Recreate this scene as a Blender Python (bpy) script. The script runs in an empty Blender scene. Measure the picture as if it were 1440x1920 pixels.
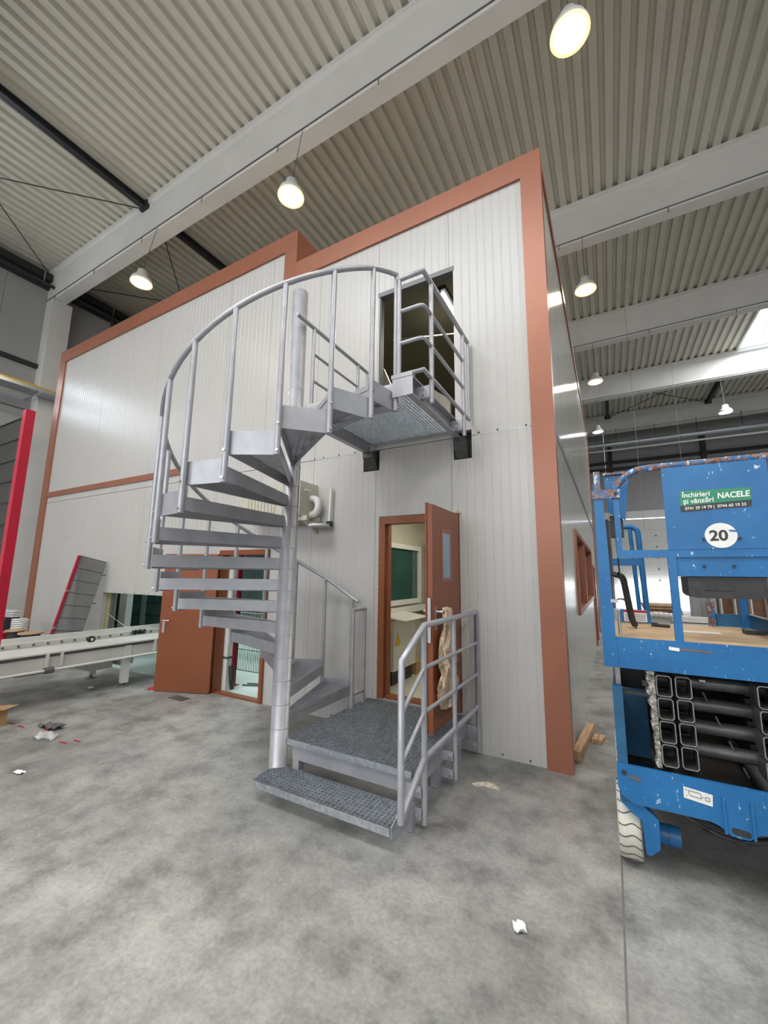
import bpy, math, random
from mathutils import Vector, Matrix
random.seed(7)
SC = bpy.context.scene
COL = SC.collection
V = Vector

# ---------------------------------------------------------------- camera
cam_d = bpy.data.cameras.new('camera'); cam = bpy.data.objects.new('camera', cam_d); COL.objects.link(cam)
YAW, PIT, ROLL, FPX = math.radians(-29.18671521), math.radians(8.83913922), math.radians(-0.69106038), 754.6266
_f = V((math.sin(YAW)*math.cos(PIT), math.cos(YAW)*math.cos(PIT), math.sin(PIT)))
_r = V((math.cos(YAW), -math.sin(YAW), 0)); _d = _f.cross(_r)
_r2 = _r*math.cos(ROLL)+_d*math.sin(ROLL); _d2 = -_r*math.sin(ROLL)+_d*math.cos(ROLL)
cam.matrix_world = Matrix(((_r2.x, -_d2.x, -_f.x, 0), (_r2.y, -_d2.y, -_f.y, 0), (_r2.z, -_d2.z, -_f.z, 1.7), (0, 0, 0, 1)))
cam_d.sensor_fit = 'HORIZONTAL'; cam_d.sensor_width = 36.0; cam_d.lens = 36.0*FPX/1440.0
cam_d.clip_end = 300
SC.camera = cam

# ---------------------------------------------------------------- world, light, exposure
w = bpy.data.worlds.new('overcast_sky'); SC.world = w; w.use_nodes = True
bg = w.node_tree.nodes['Background']; bg.inputs[0].default_value = (0.86, 0.93, 1.0, 1); bg.inputs[1].default_value = 2.6
SC.view_settings.view_transform = 'Standard'; SC.view_settings.look = 'None'
SC.view_settings.gamma = 1.0; SC.view_settings.exposure = 0.35
SC.view_settings.use_curve_mapping = False

def area(name, loc, rot, sx, sy, power, col):
    l = bpy.data.lights.new(name, 'AREA'); l.shape = 'RECTANGLE'; l.size = sx; l.size_y = sy; l.energy = power; l.color = col
    o = bpy.data.objects.new(name, l); o.location = loc; o.rotation_euler = rot; COL.objects.link(o); return o
# daylight through the roof lights and through the window band of the left wall
DAY = (0.93, 0.97, 1.0)
area('skylight_daylight', (-4.0, -3.0, 10.55), (0, 0, 0), 7.0, 4.0, 480, DAY)
area('skylight_daylight', (6.6, -3.0, 10.55), (0, 0, 0), 3.2, 4.0, 180, DAY)
area('skylight_daylight', (6.6, 2.2, 10.55), (0, 0, 0), 3.2, 4.0, 170, DAY)
area('back_fill_light', (-3.0, -9.3, 5.0), (math.radians(90), 0, 0), 17.0, 3.4, 265, (1.0, 0.98, 0.95))  # fill from behind the camera, added to flatten the front lighting
area('skylight_daylight', (6.6, 17.5, 10.55), (0, 0, 0), 3.2, 4.0, 700, DAY)
area('window_daylight', (-14.2, 1.4, 6.9), (0, math.radians(-90), 0), 1.0, 2.7, 45, (0.80, 0.90, 1.0))
area('gate_daylight', (2.0, 26.6, 0.7), (math.radians(90), 0, 0), 3.0, 1.0, 130, DAY)

# ---------------------------------------------------------------- materials
def new_mat(name):
    m = bpy.data.materials.new(name); m.use_nodes = True
    nt = m.node_tree; return m, nt, nt.nodes['Principled BSDF']
def N(nt, t, **kw):
    n = nt.nodes.new(t)
    for k, v in kw.items():
        if k in n.inputs: n.inputs[k].default_value = v
        else: setattr(n, k, v)
    return n
def coord(nt):
    return N(nt, 'ShaderNodeNewGeometry').outputs['Position']
def noise(nt, scale, detail=4.0, rough=0.55, vec=None, stretch=None):
    n = N(nt, 'ShaderNodeTexNoise', Scale=scale, Detail=detail, Roughness=rough)
    v = vec if vec is not None else coord(nt)
    if stretch:
        mp = N(nt, 'ShaderNodeMapping'); mp.inputs['Scale'].default_value = stretch
        nt.links.new(v, mp.inputs['Vector']); v = mp.outputs[0]
    nt.links.new(v, n.inputs['Vector']); return n.outputs[0]
def ramp(nt, fac, stops):
    r = N(nt, 'ShaderNodeValToRGB'); nt.links.new(fac, r.inputs[0])
    el = r.color_ramp.elements
    while len(el) > 1: el.remove(el[0])
    for i, (p, c) in enumerate(stops):
        e = el[0] if i == 0 else el.new(p)
        e.position = p; e.color = (c[0], c[1], c[2], 1) if isinstance(c, (tuple, list)) else (c, c, c, 1)
    return r.outputs[0]
def mix(nt, fac, a, b):
    m = N(nt, 'ShaderNodeMix', data_type='RGBA')
    if isinstance(fac, float): m.inputs[0].default_value = fac
    else: nt.links.new(fac, m.inputs[0])
    for s, x in ((6, a), (7, b)):
        if isinstance(x, (tuple, list)): m.inputs[s].default_value = (x[0], x[1], x[2], 1)
        else: nt.links.new(x, m.inputs[s])
    return m.outputs[2]
def bump(nt, p, h, strength=0.2, dist=0.01):
    b = N(nt, 'ShaderNodeBump', Strength=strength, Distance=dist)
    nt.links.new(h, b.inputs['Height']); nt.links.new(b.outputs[0], p.inputs['Normal'])
def plain(name, c, rough=0.5, metal=0.0, var=0.12, vscale=6.0, coat=0.0, bumpy=0.0, bscale=60.0):
    m, nt, p = new_mat(name)
    d = tuple(max(0, x*(1-var)) for x in c); u = tuple(min(1, x*(1+var)) for x in c)
    nt.links.new(ramp(nt, noise(nt, vscale), [(0.3, d), (0.7, u)]), p.inputs['Base Color'])
    p.inputs['Roughness'].default_value = rough; p.inputs['Metallic'].default_value = metal
    p.inputs['Coat Weight'].default_value = coat
    if bumpy: bump(nt, p, noise(nt, bscale), bumpy, 0.004)
    return m
def emis(name, c, s):
    m, nt, p = new_mat(name); p.inputs['Base Color'].default_value = (0.8, 0.8, 0.8, 1)
    p.inputs['Emission Color'].default_value = (*c, 1); p.inputs['Emission Strength'].default_value = s
    return m

M = {}
M['stair'] = plain('grey_stair_paint', (0.385, 0.39, 0.425), 0.36, 0.3, 0.10, 9)
M['galv'] = plain('galvanised_steel', (0.50, 0.535, 0.585), 0.30, 0.8, 0.22, 30)
M['panel'] = plain('offwhite_panel', (0.475, 0.462, 0.448), 0.31, 0.0, 0.03, 0.8)
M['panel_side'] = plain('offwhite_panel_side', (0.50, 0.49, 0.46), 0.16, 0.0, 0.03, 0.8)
M['trim'] = plain('copper_brown_trim', (0.31, 0.118, 0.070), 0.36, 0.2, 0.05, 2)
M['door'] = plain('brown_door_paint', (0.225, 0.066, 0.026), 0.40, 0.0, 0.06, 2)
M['deck'] = plain('roof_deck_steel', (0.60, 0.58, 0.50), 0.5, 0.0, 0.04, 1)
M['concrete_beam'] = plain('beam_concrete', (0.68, 0.665, 0.64), 0.75, 0.0, 0.06, 1.4, bumpy=0.1, bscale=25)
M['hall'] = plain('hall_wall_panel', (0.34, 0.34, 0.335), 0.5, 0.0, 0.05, 0.6)
M['hall_white'] = plain('white_inner_wall', (0.62, 0.62, 0.59), 0.5, 0.0, 0.04, 0.8)
M['dark'] = plain('dark_steel', (0.03, 0.031, 0.034), 0.45, 0.2, 0.15, 5)
M['black'] = plain('black_plastic', (0.028, 0.028, 0.03), 0.5, 0.0, 0.35, 14)
M['cable'] = plain('cable_black', (0.02, 0.02, 0.02), 0.6)
M['red'] = plain('signal_red_paint', (0.40, 0.008, 0.03), 0.35, 0.0, 0.06, 3)
M['white'] = plain('white_paint', (0.68, 0.68, 0.65), 0.4, 0.0, 0.04, 3)
M['conv'] = plain('conveyor_paint', (0.60, 0.605, 0.575), 0.38, 0.0, 0.06, 4)
M['beige'] = plain('beige_casing', (0.50, 0.48, 0.40), 0.45, 0.0, 0.05, 5)
M['chrome'] = plain('brushed_steel', (0.66, 0.66, 0.66), 0.28, 0.9, 0.06, 20)
M['card'] = plain('cardboard', (0.42, 0.26, 0.13), 0.8, 0.0, 0.1, 10)
M['tire'] = plain('pale_tire_rubber', (0.60, 0.575, 0.51), 0.8, 0.0, 0.1, 9, bumpy=0.2)
M['groove'] = plain('tire_groove', (0.10, 0.09, 0.08), 0.9)
M['arm'] = plain('greasy_dark_steel', (0.105, 0.105, 0.105), 0.42, 0.5, 0.25, 18)
M['armedge'] = plain('bare_arm_end', (0.22, 0.22, 0.21), 0.5, 0.3, 0.2, 30)
M['greenroom'] = plain('machine_room_wall', (0.20, 0.27, 0.26), 0.5, 0.0, 0.08, 2)
M['greenfloor'] = plain('machine_room_floor', (0.50, 0.60, 0.58), 0.4, 0.0, 0.08, 2)
M['olive'] = plain('olive_wall', (0.21, 0.20, 0.155), 0.6, 0.0, 0.05, 1)
M['glassgreen'] = plain('dark_green_glass', (0.035, 0.085, 0.075), 0.08, 0.0, 0.2, 1.5)
M['glassblue'] = plain('blue_grey_glass', (0.22, 0.32, 0.42), 0.08, 0.0, 0.1, 2)
M['foam'] = plain('pale_foam', (0.52, 0.47, 0.38), 0.9, 0.0, 0.25, 30, bumpy=0.5, bscale=90)
M['meshgrey'] = plain('grey_mesh_wire', (0.13, 0.13, 0.135), 0.45, 0.3, 0.1, 5)
M['yellow'] = plain('warning_yellow', (0.75, 0.47, 0.02), 0.5)
M['stick_green'] = plain('sticker_green', (0.012, 0.22, 0.115), 0.4, 0.0, 0.1, 12)
M['stick_black'] = plain('sticker_black', (0.02, 0.02, 0.022), 0.4)
M['stick_white'] = plain('sticker_white', (0.78, 0.78, 0.76), 0.45, 0.0, 0.05, 12)
def film():
    m, nt, p = new_mat('clear_film'); p.inputs['Base Color'].default_value = (.8, .82, .84, 1); p.inputs['Roughness'].default_value = .12; p.inputs['Alpha'].default_value = .32; return m
M['film'] = film()
M['joint'] = plain('joint_mastic', (0.17, 0.165, 0.16), 0.8)
M['insul'] = plain('mineral_wool_edge', (0.34, 0.30, 0.14), 0.9, 0.0, 0.2, 20)
M['drum'] = plain('drum_board', (0.45, 0.30, 0.17), 0.8, 0.0, 0.15, 8)
M['asphalt'] = plain('yard_paving', (0.55, 0.55, 0.54), 0.8)
M['wood_dark'] = plain('old_board', (0.20, 0.10, 0.06), 0.8, 0.0, 0.2, 6)
M['glow_warm'] = emis('lamp_glow_warm', (1.0, 0.84, 0.60), 130)
M['rim_warm'] = emis('lamp_halo_warm', (1.0, 0.62, 0.22), 1.3); M['rim_cool'] = emis('lamp_halo_cool', (0.9, 0.95, 1.0), 0.9)  # ring emission that stands in for the halo around each lamp
M['glow_cool'] = emis('lamp_glow_cool', (0.88, 0.95, 1.0), 40)
M['tube'] = emis('fluorescent_tube', (1.0, 0.97, 0.90), 7)

def concrete_floor():
    m, nt, p = new_mat('polished_concrete')
    a = ramp(nt, noise(nt, 0.55, 6, 0.6), [(0.30, (0.18, 0.178, 0.172)), (0.50, (0.285, 0.281, 0.272)), (0.70, (0.40, 0.395, 0.38))])
    b = ramp(nt, noise(nt, 3.2, 8, 0.68), [(0.33, (0.54, 0.54, 0.54)), (0.52, (1, 1, 1)), (0.72, (1.30, 1.30, 1.28))])
    mu = N(nt, 'ShaderNodeMix', data_type='RGBA', blend_type='MULTIPLY'); mu.inputs[0].default_value = 1.0
    nt.links.new(a, mu.inputs[6]); nt.links.new(b, mu.inputs[7])
    fine = ramp(nt, noise(nt, 42, 5, 0.7), [(0.30, 0.80), (0.6, 1.08)])
    mu2 = N(nt, 'ShaderNodeMix', data_type='RGBA', blend_type='MULTIPLY'); mu2.inputs[0].default_value = 1.0
    nt.links.new(mu.outputs[2], mu2.inputs[6]); nt.links.new(fine, mu2.inputs[7])
    # long scuffs and dark spots
    sc = ramp(nt, noise(nt, 1.6, 3, 0.5, stretch=(1.7, 0.22, 1)), [(0.66, 0.0), (0.78, 0.35)])
    c1 = mix(nt, sc, mu2.outputs[2], (0.17, 0.165, 0.16))
    sp = ramp(nt, noise(nt, 5.5, 2, 0.4), [(0.72, 0.0), (0.80, 0.55)])
    c2 = mix(nt, sp, c1, (0.13, 0.125, 0.12))
    wh = ramp(nt, noise(nt, 2.3, 9, 0.75), [(0.66, 0.0), (0.84, 0.4)])
    c3 = mix(nt, wh, c2, (0.58, 0.57, 0.55))
    nt.links.new(c3, p.inputs['Base Color'])
    nt.links.new(ramp(nt, noise(nt, 1.4, 5, 0.6), [(0.3, 0.34), (0.7, 0.58)]), p.inputs['Roughness'])
    bump(nt, p, noise(nt, 30, 6, 0.7), 0.12, 0.004)
    return m
M['floor'] = concrete_floor()

def chipped_blue(name, rust_amt):
    m, nt, p = new_mat(name)
    base = ramp(nt, noise(nt, 3.0, 5, 0.6), [(0.3, (0.008, 0.105, 0.29)), (0.7, (0.015, 0.155, 0.39))])
    n1 = noise(nt, 22, 8, 0.75)
    rust = ramp(nt, n1, [(0.62-rust_amt, 0.0), (0.66-rust_amt, 1.0)])
    c1 = mix(nt, rust, base, ramp(nt, noise(nt, 60, 4), [(0.35, (0.10, 0.035, 0.02)), (0.65, (0.30, 0.17, 0.12))]))
    n2 = noise(nt, 34, 6, 0.7, stretch=(1, 1, 0.45))
    chip = ramp(nt, n2, [(0.622-rust_amt*0.3, 0.0), (0.65-rust_amt*0.3, 1.0)])
    c2 = mix(nt, chip, c1, (0.55, 0.62, 0.68))
    nt.links.new(c2, p.inputs['Base Color'])
    p.inputs['Roughness'].default_value = 0.42
    return m
M['blue'] = chipped_blue('chipped_blue_paint', -0.06)
M['blue_rust'] = chipped_blue('rusty_blue_rail', 0.15)
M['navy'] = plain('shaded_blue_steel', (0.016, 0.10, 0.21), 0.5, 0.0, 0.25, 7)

def plywood():
    m, nt, p = new_mat('plywood_deck')
    g = noise(nt, 2.2, 6, 0.6, stretch=(1.2, 7.0, 1.0))
    nt.links.new(ramp(nt, g, [(0.3, (0.40, 0.24, 0.12)), (0.5, (0.56, 0.38, 0.21)), (0.7, (0.66, 0.49, 0.30))]), p.inputs['Base Color'])
    p.inputs['Roughness'].default_value = 0.6; return m
M['ply'] = plywood()
def timber():
    m, nt, p = new_mat('pine_timber')
    g = noise(nt, 6, 6, 0.6, stretch=(6.0, 0.8, 3.0))
    nt.links.new(ramp(nt, g, [(0.3, (0.40, 0.22, 0.12)), (0.6, (0.62, 0.40, 0.23))]), p.inputs['Base Color'])
    p.inputs['Roughness'].default_value = 0.7; return m
M['timber'] = timber()
def paper():
    m, nt, p = new_mat('crumpled_brown_paper')
    nt.links.new(ramp(nt, noise(nt, 14, 4), [(0.3, (0.42, 0.30, 0.20)), (0.7, (0.66, 0.52, 0.38))]), p.inputs['Base Color'])
    p.inputs['Roughness'].default_value = 0.6; bump(nt, p, noise(nt, 26, 3, 0.5), 0.7, 0.03); return m
M['paper'] = paper()
def arm_scale():
    m, nt, p = new_mat('flaking_steel')
    nt.links.new(ramp(nt, noise(nt, 38, 6, 0.7), [(0.38, (0.07, 0.06, 0.055)), (0.5, (0.22, 0.20, 0.18)), (0.62, (0.62, 0.61, 0.58))]), p.inputs['Base Color'])
    p.inputs['Roughness'].default_value = 0.6; return m
M['flake'] = arm_scale()

# ---------------------------------------------------------------- mesh builder
class MB:
    def __init__(s): s.v = []; s.f = []; s.sm = []
    def add(s, vs, fs, smooth=False):
        o = len(s.v); s.v += [tuple(x) for x in vs]
        for f in fs: s.f.append([i+o for i in f]); s.sm.append(smooth)
        return s
    def box(s, x0, y0, z0, x1, y1, z1):
        x0, x1 = min(x0, x1), max(x0, x1); y0, y1 = min(y0, y1), max(y0, y1); z0, z1 = min(z0, z1), max(z0, z1)
        vs = [(x0,y0,z0),(x1,y0,z0),(x1,y1,z0),(x0,y1,z0),(x0,y0,z1),(x1,y0,z1),(x1,y1,z1),(x0,y1,z1)]
        return s.add(vs, [(0,3,2,1),(4,5,6,7),(0,1,5,4),(1,2,6,5),(2,3,7,6),(3,0,4,7)])
    def bar(s, p, q, wd, ht, up=(0,0,1)):
        p, q, up = V(p), V(q), V(up); d = (q-p).normalized()
        if abs(d.dot(up)) > 0.99: up = V((1,0,0))
        sd = d.cross(up).normalized(); u = sd.cross(d).normalized(); sd *= wd/2; u *= ht/2
        vs = [p-sd-u, p+sd-u, p+sd+u, p-sd+u, q-sd-u, q+sd-u, q+sd+u, q-sd+u]
        return s.add(vs, [(0,1,2,3),(4,7,6,5),(0,4,5,1),(1,5,6,2),(2,6,7,3),(3,7,4,0)])
    def tube(s, pts, r, n=12, closed=False, caps=True):
        pts = [V(p) for p in pts]; m = len(pts); vs = []; fs = []
        ref = None
        for i, p in enumerate(pts):
            a = pts[(i-1) % m] if (closed or i > 0) else None; b = pts[(i+1) % m] if (closed or i < m-1) else None
            if a is None: t = (b-p).normalized(); k = 1
            elif b is None: t = (p-a).normalized(); k = 1
            else:
                t1 = (p-a).normalized(); t2 = (b-p).normalized(); t = (t1+t2).normalized(); k = 1/max(0.35, t.dot(t1))
            if ref is None: ref = V((0,0,1)) if abs(t.z) < 0.9 else V((1,0,0))
            sd = t.cross(ref)
            if sd.length < 1e-4: sd = t.cross(V((0.3,0.9,0.2)))
            sd.normalize(); u = sd.cross(t).normalized(); ref = u
            mit = V((0,0,0))
            if k > 1.001:
                mit = (t2-t1); mit = (mit - t*mit.dot(t)); mit = mit.normalized() if mit.length > 1e-6 else V((0,0,0))
            for j in range(n):
                an = 2*math.pi*j/n; off = sd*(r*math.cos(an))+u*(r*math.sin(an))
                if k > 1.001: off = off + mit*(off.dot(mit)*(k-1))
                vs.append(p+off)
        for i in range(m if closed else m-1):
            for j in range(n):
                a = i*n+j; b = i*n+(j+1) % n; c = ((i+1) % m)*n+(j+1) % n; d = ((i+1) % m)*n+j
                fs.append((a, b, c, d))
        s.add(vs, fs, True)
        if caps and not closed:
            s.add(vs[:n], [tuple(range(n-1, -1, -1))]); s.add(vs[-n:], [tuple(range(n))])
        return s
    def prism(s, poly, axis, t0, t1):
        def mp(a, b, t): return {'x': (t, a, b), 'y': (a, t, b), 'z': (a, b, t)}[axis]
        n = len(poly); vs = [mp(a, b, t0) for a, b in poly]+[mp(a, b, t1) for a, b in poly]
        fs = [tuple(range(n-1, -1, -1)), tuple(range(n, 2*n))]+[(i, (i+1) % n, n+(i+1) % n, n+i) for i in range(n)]
        return s.add(vs, fs)
    def lathe(s, prof, c, n=24, axis='z', caps=True):
        vs = []; c = V(c)
        for r, h in prof:
            for j in range(n):
                a = 2*math.pi*j/n; x, y = r*math.cos(a), r*math.sin(a)
                vs.append(c+V({'z': (x, y, h), 'y': (x, h, y), 'x': (h, x, y)}[axis]))
        fs = []
        for i in range(len(prof)-1):
            for j in range(n): fs.append((i*n+j, i*n+(j+1) % n, (i+1)*n+(j+1) % n, (i+1)*n+j))
        s.add(vs, fs, True)
        if caps:
            s.add(vs[:n], [tuple(range(n-1, -1, -1))]); s.add(vs[-n:], [tuple(range(n))])
        return s
    def mesh(s, name, mat, off=(0,0,0)):
        me = bpy.data.meshes.new(name); o = V(off)
        me.from_pydata([tuple(V(x)-o) for x in s.v], [], s.f)
        me.polygons.foreach_set('use_smooth', s.sm)
        me.materials.append(M[mat] if isinstance(mat, str) else mat); me.validate(); me.update()
        return me
    def build(s, name, mat, parent=None, at=None):
        """world-coordinate mesh; top-level objects get their origin at 'at'"""
        if parent is None:
            b = at or (0,0,0)
        else:
            b = parent['_o']
        o = bpy.data.objects.new(name, s.mesh(name, mat, b)); COL.objects.link(o)
        if parent is None: o.location = b
        else: o.parent = parent
        if not (parent is not None): o['_o'] = list(b)
        else: o['_o'] = list(b)
        return o

def thing(name, loc, label=None, cat=None, group=None, kind=None):
    o = bpy.data.objects.new(name, None); o.empty_display_size = 0.1; o.location = loc; o['_o'] = list(loc); COL.objects.link(o)
    return tag(o, label, cat, group, kind)
def tag(o, label=None, cat=None, group=None, kind=None):
    if label: o['label'] = label
    if cat: o['category'] = cat
    if group: o['group'] = group
    if kind: o['kind'] = kind
    return o
def B(*a): return MB().box(*a)
def T(pts, r, n=12): return MB().tube(pts, r, n)
def arc(c, r, a0, a1, n, z=0.0):
    return [(c[0]+r*math.cos(math.radians(a0+(a1-a0)*i/n)), c[1]+r*math.sin(math.radians(a0+(a1-a0)*i/n)), z) for i in range(n+1)]
def rounded(pts, rad, seg=5):
    """polyline with rounded corners"""
    pts = [V(p) for p in pts]; out = [pts[0]]
    for i in range(1, len(pts)-1):
        a, p, b = pts[i-1], pts[i], pts[i+1]; d1 = (a-p).normalized(); d2 = (b-p).normalized()
        s_ = p+d1*rad; e_ = p+d2*rad
        for k in range(seg+1):
            t = k/seg; out.append(s_*(1-t)**2+p*2*t*(1-t)+e_*t**2)
    out.append(pts[-1]); return out
def clip(p, d, poly):
    """clip the line p+t*d to a convex polygon"""
    t0, t1 = -1e9, 1e9; n = len(poly)
    area2 = sum(poly[i][0]*poly[(i+1) % n][1]-poly[(i+1) % n][0]*poly[i][1] for i in range(n)); sg = 1 if area2 > 0 else -1
    for i in range(n):
        a, b = poly[i], poly[(i+1) % n]; nx, ny = -(b[1]-a[1])*sg, (b[0]-a[0])*sg
        den = nx*d[0]+ny*d[1]; num = nx*(p[0]-a[0])+ny*(p[1]-a[1])
        if abs(den) < 1e-9:
            if num < 0: return None
        else:
            t = -num/den
            if den > 0: t0 = max(t0, t)
            else: t1 = min(t1, t)
    return (t0, t1) if t1-t0 > 0.01 else None
def grating(mb, poly, z0, z1, u, p1, p2, th=0.0035):
    """open grid of flat bars (deep bearing bars along u, thinner cross bars)"""
    cx = sum(p[0] for p in poly)/len(poly); cy = sum(p[1] for p in poly)/len(poly)
    v = (-u[1], u[0])
    for d, nn, pit, zz0 in ((u, v, p1, z0), (v, u, p2, z1-(z1-z0)*0.55)):
        for k in range(-60, 61):
            p = (cx+nn[0]*pit*k, cy+nn[1]*pit*k); r = clip(p, d, poly)
            if r:
                a = (p[0]+d[0]*r[0], p[1]+d[1]*r[0]); b = (p[0]+d[0]*r[1], p[1]+d[1]*r[1])
                zm = (zz0+z1)/2; mb.bar((a[0], a[1], zm), (b[0], b[1], zm), th, z1-zz0)
    return mb

# ================================================================ THE HALL
D = 4.147            # plane of the office block's front
GX = -0.408          # plane of its right flank
XL, XR, YB, YF = -14.4, 12.0, -9.5, 27.0
ZD = 10.75           # underside of the roof deck
floor = B(XL-.3, YB-.3, -0.30, XR+.3, YF+.3, -0.06).build('floor', 'floor'); tag(floor, kind='structure')
for x0, x1 in ((XL-.3, -0.058), (-0.048, XR+.3)):
    for y0, y1 in ((YB-.3, 8.75), (8.76, YF+.3)):
        B(x0, y0, -0.06, x1, y1, 0).build('slab', 'floor', floor)
B(-0.06, YB, -0.06, -0.046, YF, -0.002).build('joint_filler', 'joint', floor)

# roof: deck sheets bay by bay, concrete girders, bracing
ceiling = thing('ceiling', (0, 0, ZD), kind='structure')
BY = [-10.53, -5.464, -0.40, 4.664, 9.728, 14.792, 19.856, 24.92]
BW, BH = 0.345, 1.02
def deck(x0, x1, y0, y1):
    mb = MB(); p = 0.248; k0 = int(math.floor(x0/p)); prof = []
    x = k0*p
    while x < x1:
        for dx, z in ((0.0, ZD), (0.130, ZD), (0.155, ZD+0.085), (0.223, ZD+0.085)): prof.append((x+dx, z))
        x += p
    prof = [(min(max(a, x0), x1), z) for a, z in prof]
    vs = [(a, y0, z) for a, z in prof]+[(a, y1, z) for a, z in prof]; n = len(prof)
    mb.add(vs, [(i, i+1, n+i+1, n+i) for i in range(n-1)])
    return mb.build('deck_sheet', 'deck', ceiling)
edges = [YB]+BY[1:]+[YF]
SKY = {(-5.464): [(-7.5, -0.5), (5.0, 8.2)], (-0.40): [(5.0, 8.2)], 14.792: [(5.0, 8.2)]}
for i in range(len(edges)-1):
    y0, y1 = edges[i], edges[i+1]; holes = SKY.get(edges[i], [])
    xs = XL-.2
    for hx0, hx1 in holes:
        deck(xs, hx0, y0, y1)
        mb = MB()
        for a in (hx0, hx1): mb.box(a-.03, y0+.35, ZD-.02, a+.03, y1, ZD+.45)
        mb.box(hx0, y0+.30, ZD-.02, hx1, y0+.36, ZD+.45); mb.box(hx0, y1-.06, ZD, hx1, y1, ZD+.45)
        mb.build('skylight_kerb', 'white', ceiling)
        nb = 4
        for k in range(1, nb):
            xx = hx0+(hx1-hx0)*k/nb
            T([(xx, y0+.4, ZD+.45), (xx, (y0+y1)/2, ZD+.75), (xx, y1-.1, ZD+.45)], 0.02, 6).build('skylight_rib', 'white', ceiling)
        xs = hx1
    deck(xs, XR+.2, y0, y1)
for y in BY[1:]:
    zb = ZD-BH-0.02
    mb = MB().prism([(y+.02, zb), (y+BW-.02, zb), (y+BW, zb+.03), (y+BW, ZD-.16), (y+BW+.05, ZD-.12), (y+BW+.05, ZD), (y-.05, ZD), (y-.05, ZD-.12), (y, ZD-.16), (y, zb+.03)], 'x', XL-.1, XR)
    o = mb.build('roof_beam', 'concrete_beam', ceiling)
    m2 = T([(XL, y-.012, zb+.045), (XR, y-.012, zb+.045)], 0.012, 6)
    for k in range(int((XR-XL)/2.21)):
        xx = XL+0.55+k*2.21; m2.tube([(xx, y-.012, zb+.045), (xx, y-.014, zb-.10)], 0.008, 5)
    m2.build('cable_run', 'meshgrey', o)
for x in (-9.43, 0.42, 4.90):
    for i in range(2, len(BY)):
        y0, y1 = BY[i-1]+BW, BY[i]
        if x > 0 and i < 7: continue
        z = ZD-.16; mb = MB()
        mb.box(x-.07, y0, z-.075, x+.07, y1, z-.06); mb.box(x-.07, y0, z+.06, x+.07, y1, z+.075); mb.box(x-.012, y0, z-.06, x+.012, y1, z+.06)
        o = mb.build('roof_strut', 'dark', ceiling)
        for yy in (y0, y1): B(x-.14, yy-.08 if yy == y1 else yy, z-.10, x+.14, yy if yy == y1 else yy+.08, z+.10).build('strut_plate', 'dark', o)
for i in range(2, len(BY)):
    y0, y1 = BY[i-1]+BW, BY[i]
    if y1 < 15:
        for a, b in (((-9.5, y1-.05), (-14.2, y0+.1)), ((-9.5, y0+.05), (-14.2, y1-.1))):
            T([(a[0], a[1], ZD-.22), (b[0], b[1], ZD-.22)], 0.014, 6).build('bracing_rod', 'dark', ceiling)
for a, b in (((0.45, 20.3), (4.85, 24.8)), ((0.45, 24.8), (4.85, 20.3)), ((4.95, 20.3), (9.4, 24.8))):
    T([(a[0], a[1], ZD-.22), (b[0], b[1], ZD-.22)], 0.016, 6).build('bracing_rod', 'dark', ceiling)

# outer walls
wl = thing('wall_left', (XL, 0, 0), kind='structure')
WZ0, WZ1, WY0, WY1 = 6.35, 7.45, -0.1, 3.5
y = YB
while y < YF-0.01:
    y1 = min(y+1.2, YF)
    if y1 <= WY0+.01 or y >= WY1-.01: B(XL-.15, y+.006, 0, XL, y1-.006, ZD+.2).build('wall_panel', 'hall', wl)
    else:
        B(XL-.15, y+.006, 0, XL, y1-.006, WZ0).build('wall_panel', 'hall', wl); B(XL-.15, y+.006, WZ1, XL, y1-.006, ZD+.2).build('wall_panel', 'hall', wl)
    y = y1
w1 = thing('window_1', (XL, 1.7, WZ0), kind='structure')
for k in range(6):
    yy = WY0+(WY1-WY0)*k/5; B(XL-.10, yy-.03, WZ0, XL-.04, yy+.03, WZ1).build('mullion', 'white', w1)
mb = MB()
for zz in (10.16, 7.62): mb.box(XL, YB, zz-.06, XL+.10, YF, zz+.06)
mb.build('wall_rail', 'dark', wl)
B(XL, YB, ZD-.42, XL+.22, YF, ZD-.20).build('gutter_beam', 'dark', wl)
T([(XL+.40, YB, 10.06), (XL+.40, YF, 10.06)], 0.05, 10).build('sprinkler_pipe', 'dark', wl)
T([(XL+.30, YB, 6.17), (XL+.30, YF, 6.17)], 0.022, 8).build('thin_pipe', 'meshgrey', wl)
for k in range(8):
    yy = -3.2+k*1.9; T([(XL+.40, yy, 10.1), (XL+.40, yy, ZD-.3)], 0.012, 6).build('pipe_hanger', 'chrome', wl)
T(rounded([(XL+.4, 6.3, 10.05), (XL+.4, 6.3, 9.65), (XL+.4, 6.9, 9.62), (XL+.4, 7.15, 9.9), (XL+.4, 7.6, 10.0)], .12), 0.05, 8).build('pipe_loop', 'dark', wl)
for yy in (4.664, 14.792):
    MB().box(XL, yy, 0, XL+.42, yy+.5, ZD-BH).build('concrete_column', 'concrete_beam', wl)
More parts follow.
